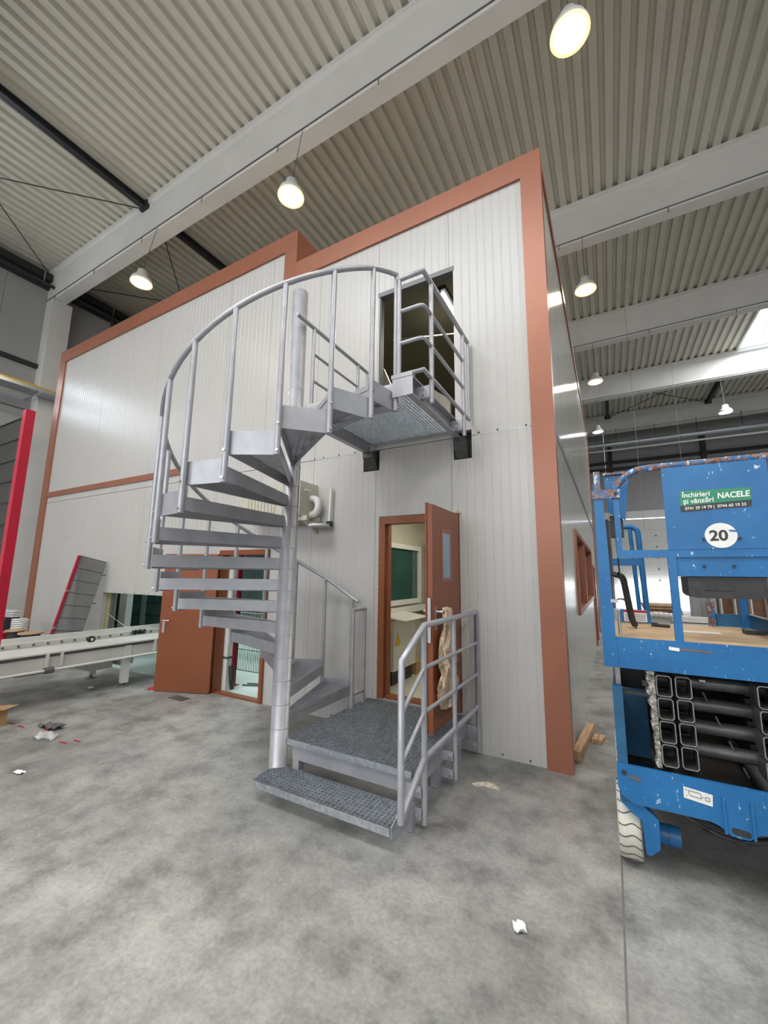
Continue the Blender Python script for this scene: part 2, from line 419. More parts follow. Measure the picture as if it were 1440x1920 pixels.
# cable tray on the left wall
tr = thing('cable_tray', (XL+.9, 3.5, 6.5), 'galvanised cable tray running along the left hall wall past the column', 'cable tray')
B(XL+.45, -2.0, 6.58, XL+.95, 9.0, 6.60).build('tray_base', 'galv', tr)
for xx in (XL+.45, XL+.95): B(xx-.008, -2.0, 6.58, xx+.008, 9.0, 6.68).build('tray_side', 'galv', tr)
for k in range(5):
    yy = 1.6+k*1.45; B(XL, yy-.025, 6.53, XL+1.0, yy+.025, 6.575).build('bracket', 'galv', tr)
T([(XL+.88, -2, 6.72), (XL+.88, 9, 6.72)], 0.03, 8).build('yellow_conduit', 'yellow', tr)
for yy in (2.9, 3.3):
    T([(XL+.6, yy, 6.62), (XL+.05, yy, 7.6)], 0.008, 6).build('hanger_wire', 'chrome', tr)

wf = thing('wall_far', (0, YF, 0), kind='structure')
GX0, GX1, GZ = 0.15, 3.70, 5.0
def far_panel(x0, z0, x1, z1, m='hall'): B(x0, YF, z0, x1, YF+.2, z1).build('wall_panel', m, wf)
for x0, x1 in ((XL, -10), (-10, -5), (-5, GX0)): far_panel(x0+.01, 0, x1-.01, 5.4); far_panel(x0+.01, 5.42, x1-.01, ZD+.2)
for x0, x1 in ((GX1, 8), (8, XR)): far_panel(x0+.01, 0, x1-.01, 5.4); far_panel(x0+.01, 5.42, x1-.01, ZD+.2)
far_panel(GX0, 5.42, GX1, ZD+.2)
for x in (0.42, 4.85, 9.28, -4.0):
    mb = B(x-.11, YF-.22, 5.5, x+.11, YF-.20, ZD-BH); mb.box(x-.11, YF-.02, 5.5, x+.11, YF, ZD-BH); mb.box(x-.012, YF-.2, 5.5, x+.012, YF-.02, ZD-BH); mb.build('steel_column', 'dark', wf)
for z in (8.45, 8.05): B(XL, YF-.12, z-.09, XR, YF, z+.09).build('wall_rail', 'dark', wf)
B(GX0-.5, YF-.25, 5.05, GX1+.2, YF-.02, 5.45).build('gate_lintel', 'white', wf)
d3 = thing('door_3', (1.9, YF, 0), kind='structure')
for k in range(6):
    z0 = 1.26+k*0.62
    B(GX0, YF-.10, z0+.003, GX1, YF-.05, z0+.617).build('door_section', 'hall_white', d3)
B(GX0, YF-.05, 1.27, GX1, YF-.03, 5.0).build('door_backing', 'hall', d3)
for x in (GX0-.05, GX1+.05): B(x-.06, YF-.14, 0, x+.06, YF-.02, 5.0).build('guide_rail', 'meshgrey', d3)
for k in range(5):
    MB().lathe([(.035, YF-.13), (.035, YF-.10)], (2.35, 0, 1.55+k*.62), 10, 'y').build('roller_bolt', 'dark', d3)
tag(B(XL-8, YF+.3, -.1, XR+12, YF+40, -.02).build('yard', 'asphalt'), kind='structure')
wb = thing('wall_back', (0, YB, 0), kind='structure')
for b in ((XL-.2, 0, XR+.2, 3.2), (XL-.2, 6.8, XR+.2, ZD+.2), (XL-.2, 3.2, -11.6, 6.8), (5.6, 3.2, XR+.2, 6.8)): B(b[0], YB-.2, b[1], b[2], YB, b[3]).build('wall_panel', 'hall', wb)
w6 = thing('added_window', (-3, YB, 3.2), kind='structure')  # unseen window band, added to go with the fill light from behind
for k in range(10): B(-11.6+17.2*k/9-.04, YB-.15, 3.2, -11.6+17.2*k/9+.04, YB-.05, 6.8).build('mullion', 'white', w6)
wr = B(XR, YB, 0, XR+.2, YF, ZD+.2).build('wall_right', 'hall'); tag(wr, kind='structure')
dp = thing('ventilation_duct', (4, 24.4, 8.9), 'round pale grey ventilation duct running under the far roof beam', 'duct')
T([(-3, 24.4, 8.86), (XR-.2, 24.4, 8.86)], 0.13, 14).build('duct_pipe', 'galv', dp)
T([(-3, 24.4, 8.52), (XR-.2, 24.4, 8.52)], 0.05, 10).build('thin_pipe', 'white', dp)
for k in range(7):
    x = -1+k*1.75
    T([(x, 24.4, 8.5), (x, 24.4, 9.72)], 0.012, 6).build('hanger', 'dark', dp)

# ================================================================ OFFICE BLOCK
PIT_ = 0.0935
def ribbed(mb, x0, x1, z0, z1, y, face='front'):
    """profiled sheet with shallow vertical grooves, front at y (face 'front' looks to -Y, 'side' looks to +X)"""
    prof = [(x0, 0.0)]; k = math.ceil((x0+.015)/PIT_)
    while k*PIT_ < x1-.015:
        c = k*PIT_
        for dx, dy in ((-.010, 0), (-.005, .0024), (.005, .0024), (.010, 0)): prof.append((c+dx, dy))
        k += 1
    prof.append((x1, 0.0)); n = len(prof)
    def P(a, d, z): return (a, y+d, z) if face == 'front' else (y-d, a, z)
    vs = [P(a, d, z0) for a, d in prof]+[P(a, d, z1) for a, d in prof]
    fs = [(i, i+1, n+i+1, n+i) for i in range(n-1)]
    if face != 'front': pass
    o = len(vs); t = 0.08
    vs += [P(x0, t, z0), P(x1, t, z0), P(x0, t, z1), P(x1, t, z1)]
    fs += [(o+1, o, o+2, o+3), (0, n, o+2, o), (n-1, o+1, o+3, 2*n-1), tuple([o, o+1]+list(range(n-1, -1, -1))), tuple(list(range(n, 2*n))+[o+3, o+2])]
    mb.add(vs, fs); return mb
def sub_rects(r, holes):
    rects = [r]
    for hx0, hz0, hx1, hz1 in holes:
        out = []
        for x0, z0, x1, z1 in rects:
            if hx0 >= x1 or hx1 <= x0 or hz0 >= z1 or hz1 <= z0: out.append((x0, z0, x1, z1)); continue
            if hz1 < z1: out.append((x0, hz1, x1, z1))
            if hz0 > z0: out.append((x0, z0, x1, hz0))
            a, b = max(z0, hz0), min(z1, hz1)
            if hx0 > x0: out.append((x0, a, hx0, b))
            if hx1 < x1: out.append((hx1, a, x1, b))
        rects = out
    return rects
FX0 = -11.38
DOOR1 = (-2.385, 0.0, -1.385, 2.385); DOOR2 = (-5.13, 0.0, -4.12, 2.03)
UPPER = (-2.42, 3.34, -1.413, 5.36); BRK_L = (-2.62, 2.962, -2.39, 3.215); BRK_R = (-1.44, 2.963, -1.231, 3.285); SLOT = (-8.31, 0.0, -5.6, 1.31)
HOLES = [DOOR1, DOOR2, UPPER, BRK_L, BRK_R, SLOT]
fac = thing('wall_facade', (-6, D, 0), kind='structure')
joints = [GX-.03]+[-1.465-.97*k for k in range(11)]; joints = [j for j in joints if j > FX0+.3]+[FX0+.05]
for i in range(len(joints)-1):
    x1, x0 = joints[i]-.002, joints[i+1]+.002
    top = 6.35 if x0 > -4.0 else 6.85
    rr = [(x0, 0.0, x1, 3.212), (x0, 3.220, x1, top)]
    if x0 < -4.0 < x1: rr = [(x0, 0.0, x1, 3.212), (x0, 3.220, -4.0, 6.85), (-4.0, 3.22, x1, 6.35)]
    for r in rr:
        mb = MB()
        for q in sub_rects(r, HOLES): ribbed(mb, q[0], q[2], q[1], q[3], D)
        mb.build('wall_panel', 'panel', fac)
# seam clips / screws along the joint between the two storeys
for x in [-.66, -.95, -1.15, -2.75, -3.0, -3.25, -3.4]:
    MB().lathe([(.010, D-.004), (.010, D+.002)], (x, 0, 3.235), 8, 'y').build('screw', 'dark', fac)
B(-1.2, D-.002, 3.212, -.62, D+.004, 3.219).build('seam_strip', 'galv', fac); B(-3.4, D-.002, 3.212, -2.64, D+.004, 3.219).build('seam_strip', 'galv', fac)
for x, z in [(-3.75, .04), (-3.45, .05), (-3.0, .05), (-.75, .03), (-1.0, .035), (-4.35, 2.12), (-4.6, 2.13), (-4.9, 2.13), (-5.1, 2.12)]+[(-8.2+.3*k, 1.33) for k in range(7)]:
    MB().lathe([(.008, D-.004), (.008, D+.002)], (x, 0, z), 8, 'y').build('screw', 'dark', fac)
gab = thing('wall_flank', (GX, 9, 0), kind='structure')
GY1 = 14.7
WIN = (6.12, 1.19, 11.2, 2.36); SIDEDOOR = (11.75, 0.0, 12.9, 2.02)
y0 = D+.10; k = 0
while y0 < GY1-.05:
    y1 = min(y0+1.0, GY1)
    for r in ((y0+.002, 0, y1-.002, 3.15), (y0+.002, 3.24, y1-.002, 6.35)):
        mb = MB()
        for q in sub_rects(r, [WIN, SIDEDOOR]): ribbed(mb, q[0], q[2], q[1], q[3], GX, 'side')
        mb.build('wall_panel', 'panel_side', gab)
    y0 = y1
B(GX-.05, D+.1, 3.15, GX+.006, GY1, 3.24).build('storey_rail', 'meshgrey', gab)
tag(B(FX0+.1, GY1, 0, GX, GY1+.08, 6.35).build('wall_block_back', 'panel'), kind='structure')
tag(B(FX0+.05, D+.09, 0, FX0+.13, GY1, 6.85).build('wall_block_left', 'panel'), kind='structure')
rf = B(-4.0, D+.05, 6.30, GX-.02, GY1, 6.36).build('block_roof', 'panel'); tag(rf, kind='structure')
rf = B(FX0+.1, D+.05, 6.80, -4.0, GY1, 6.86).build('block_roof', 'panel'); tag(rf, kind='structure')
def trim(n, *boxes):
    mb = MB()
    for b in boxes: mb.box(*b)
    o = mb.build('trim_%d' % n, 'trim'); return tag(o, kind='structure')
e = 0.03
trim(1, (-3.90, D-e, 6.12, GX+.022, D+.10, 6.40))
trim(2, (GX-.195, D-e, 0, GX+.02, D+.102, 6.12))
trim(3, (FX0, D-e, 6.67, -3.885, D+.10, 6.965))
trim(4, (-4.13, D-e, 6.15, -3.902, D+.10, 6.668), (-3.95, D+.101, 6.36, -3.885, D+1.6, 6.965), (-3.902, D-e, 6.40, -3.885, D+.10, 6.668))
trim(5, (FX0, D-e, 0, FX0+.27, D+.10, 6.668))
trim(6, (FX0+.27, D-e+.006, 3.345, -5.2, D+.02, 3.455))
trim(7, (GX-.05, D+.10, 6.26, GX+.022, GY1, 6.40))
trim(8, (GX-.05, GY1-.12, 0, GX+.022, GY1+.06, 6.26))
for x, z in ((GX-.185, 5.0), (GX-.185, 4.0), (GX-.185, 3.26), (GX-.185, 2.4), (GX-.185, 1.4)):
    pass
# window pair and door on the right flank
w2 = thing('window_2', (GX, 8.5, 1.2), kind='structure')
mb = MB(); t = .07
for z in (WIN[1], WIN[3]-t): mb.box(GX-.12, WIN[0], z, GX+.03, WIN[2], z+t)
for yy in (WIN[0], 8.0, WIN[2]-t): mb.box(GX-.12, yy, WIN[1]+t, GX+.03, yy+t, WIN[3]-t)
mb.build('window_frame', 'trim', w2)
for a, b in ((WIN[0]+t, 8.0), (8.0+t, WIN[2]-t)): B(GX-.10, a, WIN[1]+t, GX-.085, b, WIN[3]-t).build('pane', 'trim', w2)
d4 = thing('door_4', (GX, 12.3, 0), kind='structure')
B(GX-.06, 11.8, 0.02, GX-.02, 12.85, 1.98).build('door_leaf', 'door', d4)
mb = MB()
for b in ((11.75, 0, 11.82, 2.02), (12.83, 0, 12.9, 2.02), (11.82, 1.95, 12.83, 2.02)): mb.box(GX-.08, b[0], b[1], GX+.03, b[2], b[3])
mb.build('door_frame', 'trim', d4)

# ---------------------------------------------------------------- rooms seen through the openings
def room(name, x0, x1, y0, y1, z0, z1, wm, fm, cm):
    t = .03; o = thing(name, ((x0+x1)/2, (y0+y1)/2, z0), kind='structure')
    B(x0, y0, z0-.04, x1, y1, z0).build('room_floor', fm, o); B(x0, y0, z1, x1, y1, z1+t).build('room_ceiling', cm, o)
    B(x0-t, y0, z0, x0, y1, z1).build('room_wall', wm, o); B(x1, y0, z0, x1+t, y1, z1).build('room_wall', wm, o); B(x0, y1, z0, x1, y1+t, z1).build('room_wall', wm, o)
    return o
room('wall_control_room', -2.72, -.55, D+.1, 6.15, .345, 2.72, 'beige', 'beige', 'beige')
room('wall_machine_room', -11.2, -2.80, D+.1, 10.5, 0.004, 3.15, 'greenroom', 'greenfloor', 'hall_white')
room('wall_upper_room', -5.6, -.55, D+.1, 9.5, 3.33, 6.2, 'olive', 'olive', 'olive')
area('upper_room_light', (-2.3, 6.4, 5.9), (0, 0, 0), .6, 1.2, 55, (1.0, 0.92, 0.75))
area('control_room_light', (-1.6, 5.2, 2.68), (0, 0, 0), 1.0, 1.0, 16, (1.0, 0.93, 0.75))
area('machine_room_light', (-7.0, 6.5, 3.1), (0, 0, 0), 4.0, 2.5, 150, (0.88, 1.0, 0.96))
# control room: inner window, cabinet, carton, bundle
iw = thing('window_3', (-2.7, 5.45, 1.3), kind='structure')
mb = MB()
for a, b, c, d in ((4.80, 1.27, 6.02, 1.34), (4.80, 2.08, 6.02, 2.15), (4.80, 1.34, 4.87, 2.08), (5.95, 1.34, 6.02, 2.08)): mb.box(-2.72, a, b, -2.665, c, d)
mb.build('window_frame', 'white', iw); B(-2.715, 4.87, 1.34, -2.70, 5.95, 2.08).build('pane', 'glassgreen', iw)
B(-2.72, 4.70, 1.16, -2.60, 6.12, 1.24).build('window_sill', 'white', iw)
iw = thing('window_4', (-2.2, 6.14, 1.3), kind='structure')
mb = MB()
for a, b, c, d in ((-2.62, .40, -2.55, 2.18), (-1.75, .40, -1.68, 2.18), (-2.62, 2.18, -1.68, 2.25), (-2.55, 1.10, -1.75, 1.18)): mb.box(a, 6.09, b, c, 6.145, d)
mb.build('window_frame', 'white', iw); B(-2.55, 6.11, 1.18, -1.75, 6.125, 2.18).build('pane', 'glassgreen', iw)
cb = thing('control_cabinet', (-2.55, 5.0, .345), 'white control cabinet with a yellow warning triangle just inside the open ground floor door', 'cabinet')
B(-2.70, 4.58, .52, -2.40, 5.22, 1.13).build('body', 'white', cb); B(-2.66, 4.62, .345, -2.44, 5.18, .52).build('plinth', 'black', cb)
MB().prism([(-2.70, 1.14), (-2.22, 1.14), (-2.70, 1.20)], 'y', 4.55, 5.30).build('desk_top', 'white', cb)
MB().prism([(4.62, .82), (4.76, .82), (4.69, .98)], 'x', -2.40, -2.396).build('warning_sign', 'yellow', cb)
B(-2.40, 5.16, .84, -2.385, 5.18, .92).build('latch', 'chrome', cb)
cx = thing('cardboard_carton', (-2.5, 5.1, .345), 'small cardboard carton on the floor beside the control cabinet', 'box')
B(-2.62, 5.30, .347, -2.42, 5.55, .50).build('body', 'card', cx); B(-2.62, 5.295, .50, -2.42, 5.42, .505).build('flap', 'card', cx)
mb = MB()
for k in range(9):
    a = random.random()*6.3; c = (-1.95+random.uniform(-.18, .18), 5.72+random.uniform(-.10, .10), .425+random.uniform(0, .06))
    mb.tube([(c[0]+.13*math.cos(a+q*.7)*(1+.2*math.sin(q*3+k)), c[1]+.10*math.sin(a+q*.7), c[2]+.03*math.sin(q*2+k)-.02) for q in range(9)], .022, 6)
tag(mb.build('cable_bundle', 'cable', at=(-2.2, 5.75, .36)), 'tangled heap of black cable on the control room floor', 'cables')
# machine room: red fence post, mesh fence, conveyor frames, white column
def mesh_panel(mb, x0, x1, y, z0, z1, px, pz, r=.003):
    k = int((x1-x0)/px)
    for i in range(k+1): mb.bar((x0+i*px, y, z0), (x0+i*px, y, z1), r*2, r*2)
    k = int((z1-z0)/pz)
    for i in range(k+1): mb.bar((x0, y-r, z0+i*pz), (x1, y-r, z0+i*pz), r*2, r*3)
    return mb
mf = thing('machine_fence', (-5, 4.6, 0), 'red posted machine guard fence inside the doorway behind the open brown door', 'fence')
for x in (-5.15, -3.6):
    p_ = B(x-.035, 4.50, .012, x+.035, 4.57, 2.1).build('fence_post', 'red', mf); B(x-.07, 4.46, .005, x+.07, 4.61, .013).build('base_plate', 'red', p_)
mesh_panel(MB(), -5.10, -3.65, 4.53, .25, 2.0, .035, .30).build('mesh_panel', 'cable', mf); mf.children[-1]['kind'] = 'stuff'
B(-4.35, 4.60, 1.45, -3.80, 4.75, 1.70).build('red_control_box', 'red', mf)
mc = thing('machine_conveyor', (-5.5, 6.8, 0), 'grey machine conveyor frame inside the machine room behind the red fence', 'conveyor')
for zz in (.52, .78): B(-7.4, 6.2, zz, -3.4, 6.28, zz+.09).build('side_rail', 'hall', mc)
for x in (-7.2, -5.9, -4.6): B(x-.04, 6.2, .01, x+.04, 6.28, .55).build('leg', 'hall', mc)
B(-6.6, 6.5, .01, -5.2, 7.3, 1.25).build('drive_housing', 'greenroom', mc)
B(-5.0, 6.6, .95, -3.3, 7.4, 1.35).build('hood', 'dark', mc)
wc = thing('service_column', (-5.0, 4.35, 0), 'pale service column with pipe clamps just inside the left doorway', 'column')
B(-5.09, 4.27, .01, -4.99, 4.36, 2.2).build('post', 'white', wc)
for z in (.45, 1.2): B(-5.10, 4.265, z, -4.98, 4.37, z+.03).build('clamp', 'meshgrey', wc)
T(rounded([(-4.97, 4.33, .35), (-4.93, 4.33, .15), (-5.0, 4.40, .02)], .04), .035, 8).build('hose', 'black', wc)
for k in range(2):
    o = T(rounded([(-5.0, 4.6+.1*k, .018), (-4.6, 4.75+.1*k, .018), (-4.35, 4.5, .018), (-4.15, 4.75, .018), (-3.9, 5.4, .018)], .12), .009, 6).build('floor_cable', 'cable', at=(-4.6, 4.6, .01))
    tag(o, ['black cable trailing over the machine room floor, nearer the threshold', 'black cable trailing over the machine room floor, farther from the threshold'][k], 'cable')
# glazing behind the slot the conveyor passes through
sg = thing('window_5', (-7.2, 5.2, 0), kind='structure')
B(-8.32, D+.09, 0, -8.20, D+.20, 1.31).build('insulation_edge', 'insul', sg); B(-8.20, D+.09, 0, -8.13, D+.14, 1.31).build('steel_edge', 'meshgrey', sg)
B(-8.60, 4.62, .02, -8.36, 4.74, 1.6).build('white_post', 'white', sg)
g = thing('glazed_guard', (-7.5, 5.6, 0), 'dark green glazed machine guard seen through the conveyor slot in the wall', 'guard')
B(-10.4, 5.5, .35, -6.2, 5.52, 2.6).build('pane', 'glassgreen', g)
mb = MB()
for z in (.5, .75, 1.0, 1.25, 1.5): mb.box(-10.4, 5.47, z, -6.2, 5.485, z+.012)
mb.build('guard_wires', 'cable', g)
for x in (-10.4, -9.2, -7.9, -6.2): B(x-.06, 5.44, .01, x+.06, 5.5, 2.6).build('guard_post', 'greenroom', g)
# upper room contents
fl = thing('ceiling_tube_light', (-1.75, 5.1, 5.7), 'fluorescent tube light under the ceiling of the upper room', 'lamp')
B(-1.85, 4.75, 5.60, -1.73, 6.1, 5.66).build('housing', 'dark', fl); T([(-1.79, 4.8, 5.58), (-1.79, 6.0, 5.58)], .026, 10).build('tube', 'tube', fl)
for k, (x, y, h, wd) in enumerate(((-2.95, 5.2, 1.62, .14), (-2.55, 5.35, 1.35, .22), (-2.25, 5.5, 1.25, .30))):
    o = MB().prism([(x, 3.332), (x+wd, 3.332), (x+wd, 3.33+h*.8), (x, 3.33+h)], 'y', y, y+.06).build('panel_offcut', 'beige', at=(x, y, 3.332))
    tag(o, ['tallest pale panel offcut standing left in the upper doorway', 'middle pale panel offcut standing in the upper doorway', 'sloping topped pale panel offcut standing right in the upper doorway'][k], 'panel')
lb = thing('white_fitting_box', (-2.6, 4.6, 3.33), 'open white fitting box with black insert at the left of the upper doorway', 'box')
mb = MB()
for b in ((-2.62, 4.40, 3.35, -2.585, 4.52, 4.02), (-2.43, 4.40, 3.35, -2.40, 4.52, 4.02), (-2.62, 4.40, 4.02, -2.40, 4.52, 4.06)): mb.box(*b)
mb.build('shell', 'white', lb); B(-2.58, 4.42, 3.40, -2.43, 4.50, 3.98).build('insert', 'black', lb); B(-2.47, 4.405, 3.60, -2.43, 4.42, 3.82).build('tag', 'white', lb)
T([(-3.2, 6.0, 5.95), (-1.2, 6.0, 5.55)], .012, 6).build('stay', 'white', None, at=(-2.2, 6, 5.7)); bpy.data.objects['stay'].name = 'ceiling_stay'
tag(bpy.data.objects['ceiling_stay'], 'thin white stay rod crossing the dark upper room', 'rod')
mb = MB(); mb.box(-2.44, D-.004, 5.30, -1.40, D+.10, 5.362); mb.box(-2.44, D+.02, 3.34, -2.405, D+.10, 5.36)
tag(mb.build('door_5', 'meshgrey'), kind='structure')

# ================================================================ DOORS
d1 = thing('door_1', (-1.9, D, .345), kind='structure')
mb = MB()
x0, x1, z0, z1 = DOOR1[0]+.02, DOOR1[2]-.0, .345, 2.365
mb.box(x0, D-.03, z0, x0+.075, D+.10, z1-.075); mb.box(x1-.065, D-.03, z0, x1, D+.10, z1-.075); mb.box(x0, D-.03, z1-.075, x1, D+.10, z1); mb.box(x0+.10, D-.01, z0, x1-.065, D+.10, z0+.03)
mb.box(x0+.075, D+.03, z0, x0+.10, D+.099, z1-.076)
mb.build('door_frame', 'door', d1)
B(DOOR1[0], D+.005, 0, DOOR1[2], D+.09, .345).build('threshold_panel', 'panel', d1)
lf = B(-1.435, 3.375, .375, -1.385, 4.13, 2.345).build('door_leaf', 'door', d1)
mb = B(-1.448, 3.36, .372, -1.435, 4.11, 2.36); mb.build('leaf_rebate', 'door', lf)
lw = MB()
for b in ((3.60, 1.64, 3.87, 1.675), (3.60, 2.105, 3.87, 2.14), (3.60, 1.675, 3.635, 2.105), (3.835, 1.675, 3.87, 2.105)): lw.box(-1.456, b[0], b[1], -1.38, b[2], b[3])
lw.build('vision_frame', 'trim', lf); B(-1.452, 3.635, 1.675, -1.383, 3.835, 2.105).build('vision_pane', 'glassblue', lf)
h = MB(); h.box(-1.455, 3.43, 1.22, -1.447, 3.47, 1.42); h.tube(rounded([(-1.45, 3.45, 1.38), (-1.51, 3.45, 1.38), (-1.51, 3.58, 1.38)], .02), .010, 8); h.build('handle', 'chrome', lf)
h = MB(); h.tube(rounded([(-1.385, 3.45, 1.38), (-1.32, 3.45, 1.38), (-1.32, 3.58, 1.38)], .02), .010, 8); h.box(-1.386, 3.43, 1.22, -1.378, 3.47, 1.42); h.build('handle', 'chrome', lf)
B(-1.425, 3.354, 1.12, -1.395, 3.361, 1.50).build('lock_plate', 'chrome', lf)
for z in (.75, 1.95): MB().lathe([(.013, z-.07), (.013, z+.07)], (-1.40, 4.115, 0), 10).build('hinge', 'door', d1)
mb = MB()
for k in range(46):
    z = .36+k*.044; mb.lathe([(.004, -.03), (.016+.008*random.random(), -.012), (.016+.008*random.random(), .016), (.004, .03)], (x0-.008+.006*random.random(), D-.008, z), 6)
for k in range(3): mb.lathe([(.004, -.02), (.022, -.008), (.02, .012), (.004, .022)], (x1+.005-.03*k, D-.008, 2.372), 6)
mb.build('sealing_foam', 'foam', d1)

# crumpled paper hung on the outer door handle
mb = MB(); R_ = []
for i in range(26):
    t = i/25; z = 1.405-t*.83
    wd = .045+.062*min(1, t*2.2)+.012*math.sin(t*17)+(.018 if t > .7 else 0); dp_ = .022+.024*min(1, t*2)+.008*math.sin(t*23+1)
    cy = 3.545+.03*t+.012*math.sin(t*9); ring = []
    for j in range(20):
        a = 2*math.pi*j/20; q = 1+.22*math.sin(5*a+t*9)+.13*math.sin(9*a-t*21)
        ring.append((-1.318+dp_*q*math.cos(a)+.01*math.sin(t*12), cy+1.35*wd*q*math.sin(a), z+.010*math.sin(4*a+t*8)))
    R_.append(ring)
vs = [p for r in R_ for p in r]; fs = [(i*20+j, i*20+(j+1) % 20, (i+1)*20+(j+1) % 20, (i+1)*20+j) for i in range(25) for j in range(20)]
mb.add(vs, fs+[tuple(range(20)), tuple(range(25*20+19, 25*20-1, -1))])
tag(mb.build('paper_bag', 'paper', at=(-1.318, 3.55, .58)), 'crumpled brown paper bag hung over the handle of the open ground floor door', 'bag')

d2 = thing('door_2', (-4.6, D, 0), kind='structure')
mb = MB(); a, c, b2, d_ = DOOR2
mb.box(a, D-.03, 0, a+.07, D+.10, d_-.07); mb.box(b2-.06, D-.03, 0, b2, D+.10, d_-.07); mb.box(a, D-.03, d_-.07, b2, D+.10, d_); mb.box(a+.07, D-.02, 0.002, b2-.06, D+.08, .025)
mb.build('door_frame', 'door', d2)
hx, hy = -5.07, 4.07; fx, fy = -5.86, 3.76; dx, dy = fx-hx, fy-hy; L_ = math.hypot(dx, dy); ux, uy = dx/L_, dy/L_; nx, ny = uy, -ux
if ny > 0: nx, ny = -nx, -ny
def leafbox(u0, u1, n0, n1, z0, z1):
    P = lambda u, n, z: (hx+ux*u+nx*n, hy+uy*u+ny*n, z)
    vs = [P(u0,n0,z0),P(u1,n0,z0),P(u1,n1,z0),P(u0,n1,z0),P(u0,n0,z1),P(u1,n0,z1),P(u1,n1,z1),P(u0,n1,z1)]
    return MB().add(vs, [(0,3,2,1),(4,5,6,7),(0,1,5,4),(1,2,6,5),(2,3,7,6),(3,0,4,7)])
lf2 = leafbox(0, L_, -.022, .022, .012, 1.97).build('door_leaf', 'door', d2)
leafbox(.02, .07, -.03, -.022, .02, 1.96).build('rebate_strip', 'dark', lf2)
leafbox(.30, .62, .022, .026, 1.735, 1.75).build('closer_plate', 'dark', lf2)
h = leafbox(L_-.09, L_-.05, .022, .032, .82, 1.0); pc = V((hx+ux*(L_-.07)+nx*.03, hy+uy*(L_-.07)+ny*.03, 1.0)); n3 = V((nx, ny, 0)); u3 = V((ux, uy, 0))
h.tube(rounded([pc, pc+n3*.05, pc+n3*.05-u3*.12], .015), .010, 8); h.build('handle', 'chrome', lf2)
for z in (.12, 1.7): MB().lathe([(.012, z-.07), (.012, z+.07)], (hx+.01, hy-.02, 0), 10).build('hinge', 'door', d2)

# ================================================================ SPIRAL STAIRCASE
CX, CY, RR, PR = -2.646, 2.891, 1.14, 0.079
st = thing('spiral_staircase', (CX, CY, 0), 'grey steel spiral staircase winding up to the upper doorway landing', 'staircase')
pole = MB().lathe([(.11, .002), (.11, .012), (PR, .014), (PR, 4.60), (PR-.006, 4.606)], (CX, CY, 0), 32).build('centre_pole', 'stair', st)
FT = [.52+.197*k for k in range(14)]+[3.25]
def pol(a, r): a = math.radians(a); return (CX+r*math.cos(a), CY+r*math.sin(a))
for k in range(17):
    z = .36+.197*k
    MB().lathe([(PR, z-.003), (PR+.0022, z), (PR, z+.003)], (CX, CY, 0), 32, caps=False).build('weld_ring', 'stair', pole)
RF = 1.112
for k in range(15):
    a0 = 91+18*k; a1 = a0+18; F = FT[k]; zt, zb = F-.058, F-.170
    mb = MB()
    p0, p1 = pol(a0, PR-.004), pol(a0, RF); q0, q1 = pol(a1, PR-.004), pol(a1, RF)
    zm = (zt+zb)/2
    mb.bar((p0[0], p0[1], zm), (p1[0], p1[1], zm), .008, zt-zb)
    mb.bar((q0[0], q0[1], zm+.006), (q1[0], q1[1], zm+.006), .006, zt-zb-.012)
    tr_ = mb.build('tread', 'stair', st)
    # nosing strip proud of the front plate
    nrm = math.radians(a0-90); ox, oy = math.cos(nrm)*.006, math.sin(nrm)*.006
    MB().bar((p0[0]+ox, p0[1]+oy, zt-.022), (p1[0]+ox, p1[1]+oy, zt-.022), .006, .044).build('nosing', 'stair', tr_)
    MB().bar((p1[0], p1[1], F-.085), (q1[0], q1[1], F-.085), .008, .172).build('fascia', 'stair', tr_)
    poly = [pol(a0+.3, PR+.02), pol(a0+.3, RF-.006), pol(a1-.3, RF-.006), pol(a1-.3, PR+.02)]
    am = math.radians(a0+9); u = (math.cos(am+math.pi/2), math.sin(am+math.pi/2))
    g_ = grating(MB(), poly, zt-.032, zt, u, .026, .045, .0032).build('grating', 'stair', tr_); g_['kind'] = 'stuff'
def post_z(i):           # i = 0..15, bottom and top of the balusters
    b = FT[i-1]-.178 if i > 0 else .20
    return b
def rail_z(i):
    return FT[i-1]-.17+1.305 if i > 0 else 1.425
for i in range(16):
    a = 91+18*i
    if i == 15: a = 359.2
    x, y = pol(a, RR); zb = post_z(i); ztop = rail_z(i)-.01
    if i == 15: zb, ztop = 3.072, 4.36
    ps = T([(x, y, zb), (x, y, ztop)], .0213, 14).build('baluster', 'stair', st)
    mb = MB(); dx_, dy_ = (x-CX)/RR, (y-CY)/RR
    for zz in (zb+.03, zb+.225):
        if zz > .35: MB().tube([(x+dx_*.018, y+dy_*.018, zz), (x+dx_*.030, y+dy_*.030, zz)], .010, 8).build('bolt', 'chrome', ps)
hp = [(*pol(86.5, RR), 1.385)]
for i in range(15):
    for s_ in range(4):
        t = s_/4; a = 91+18*(i+t); hp.append((*pol(a, RR), rail_z(i)*(1-t)+(rail_z(i+1) if i < 14 else 4.375)*t))
hp += [(*pol(359.2, RR), 4.366)]
T(hp, .0216, 14).build('handrail', 'stair', st)
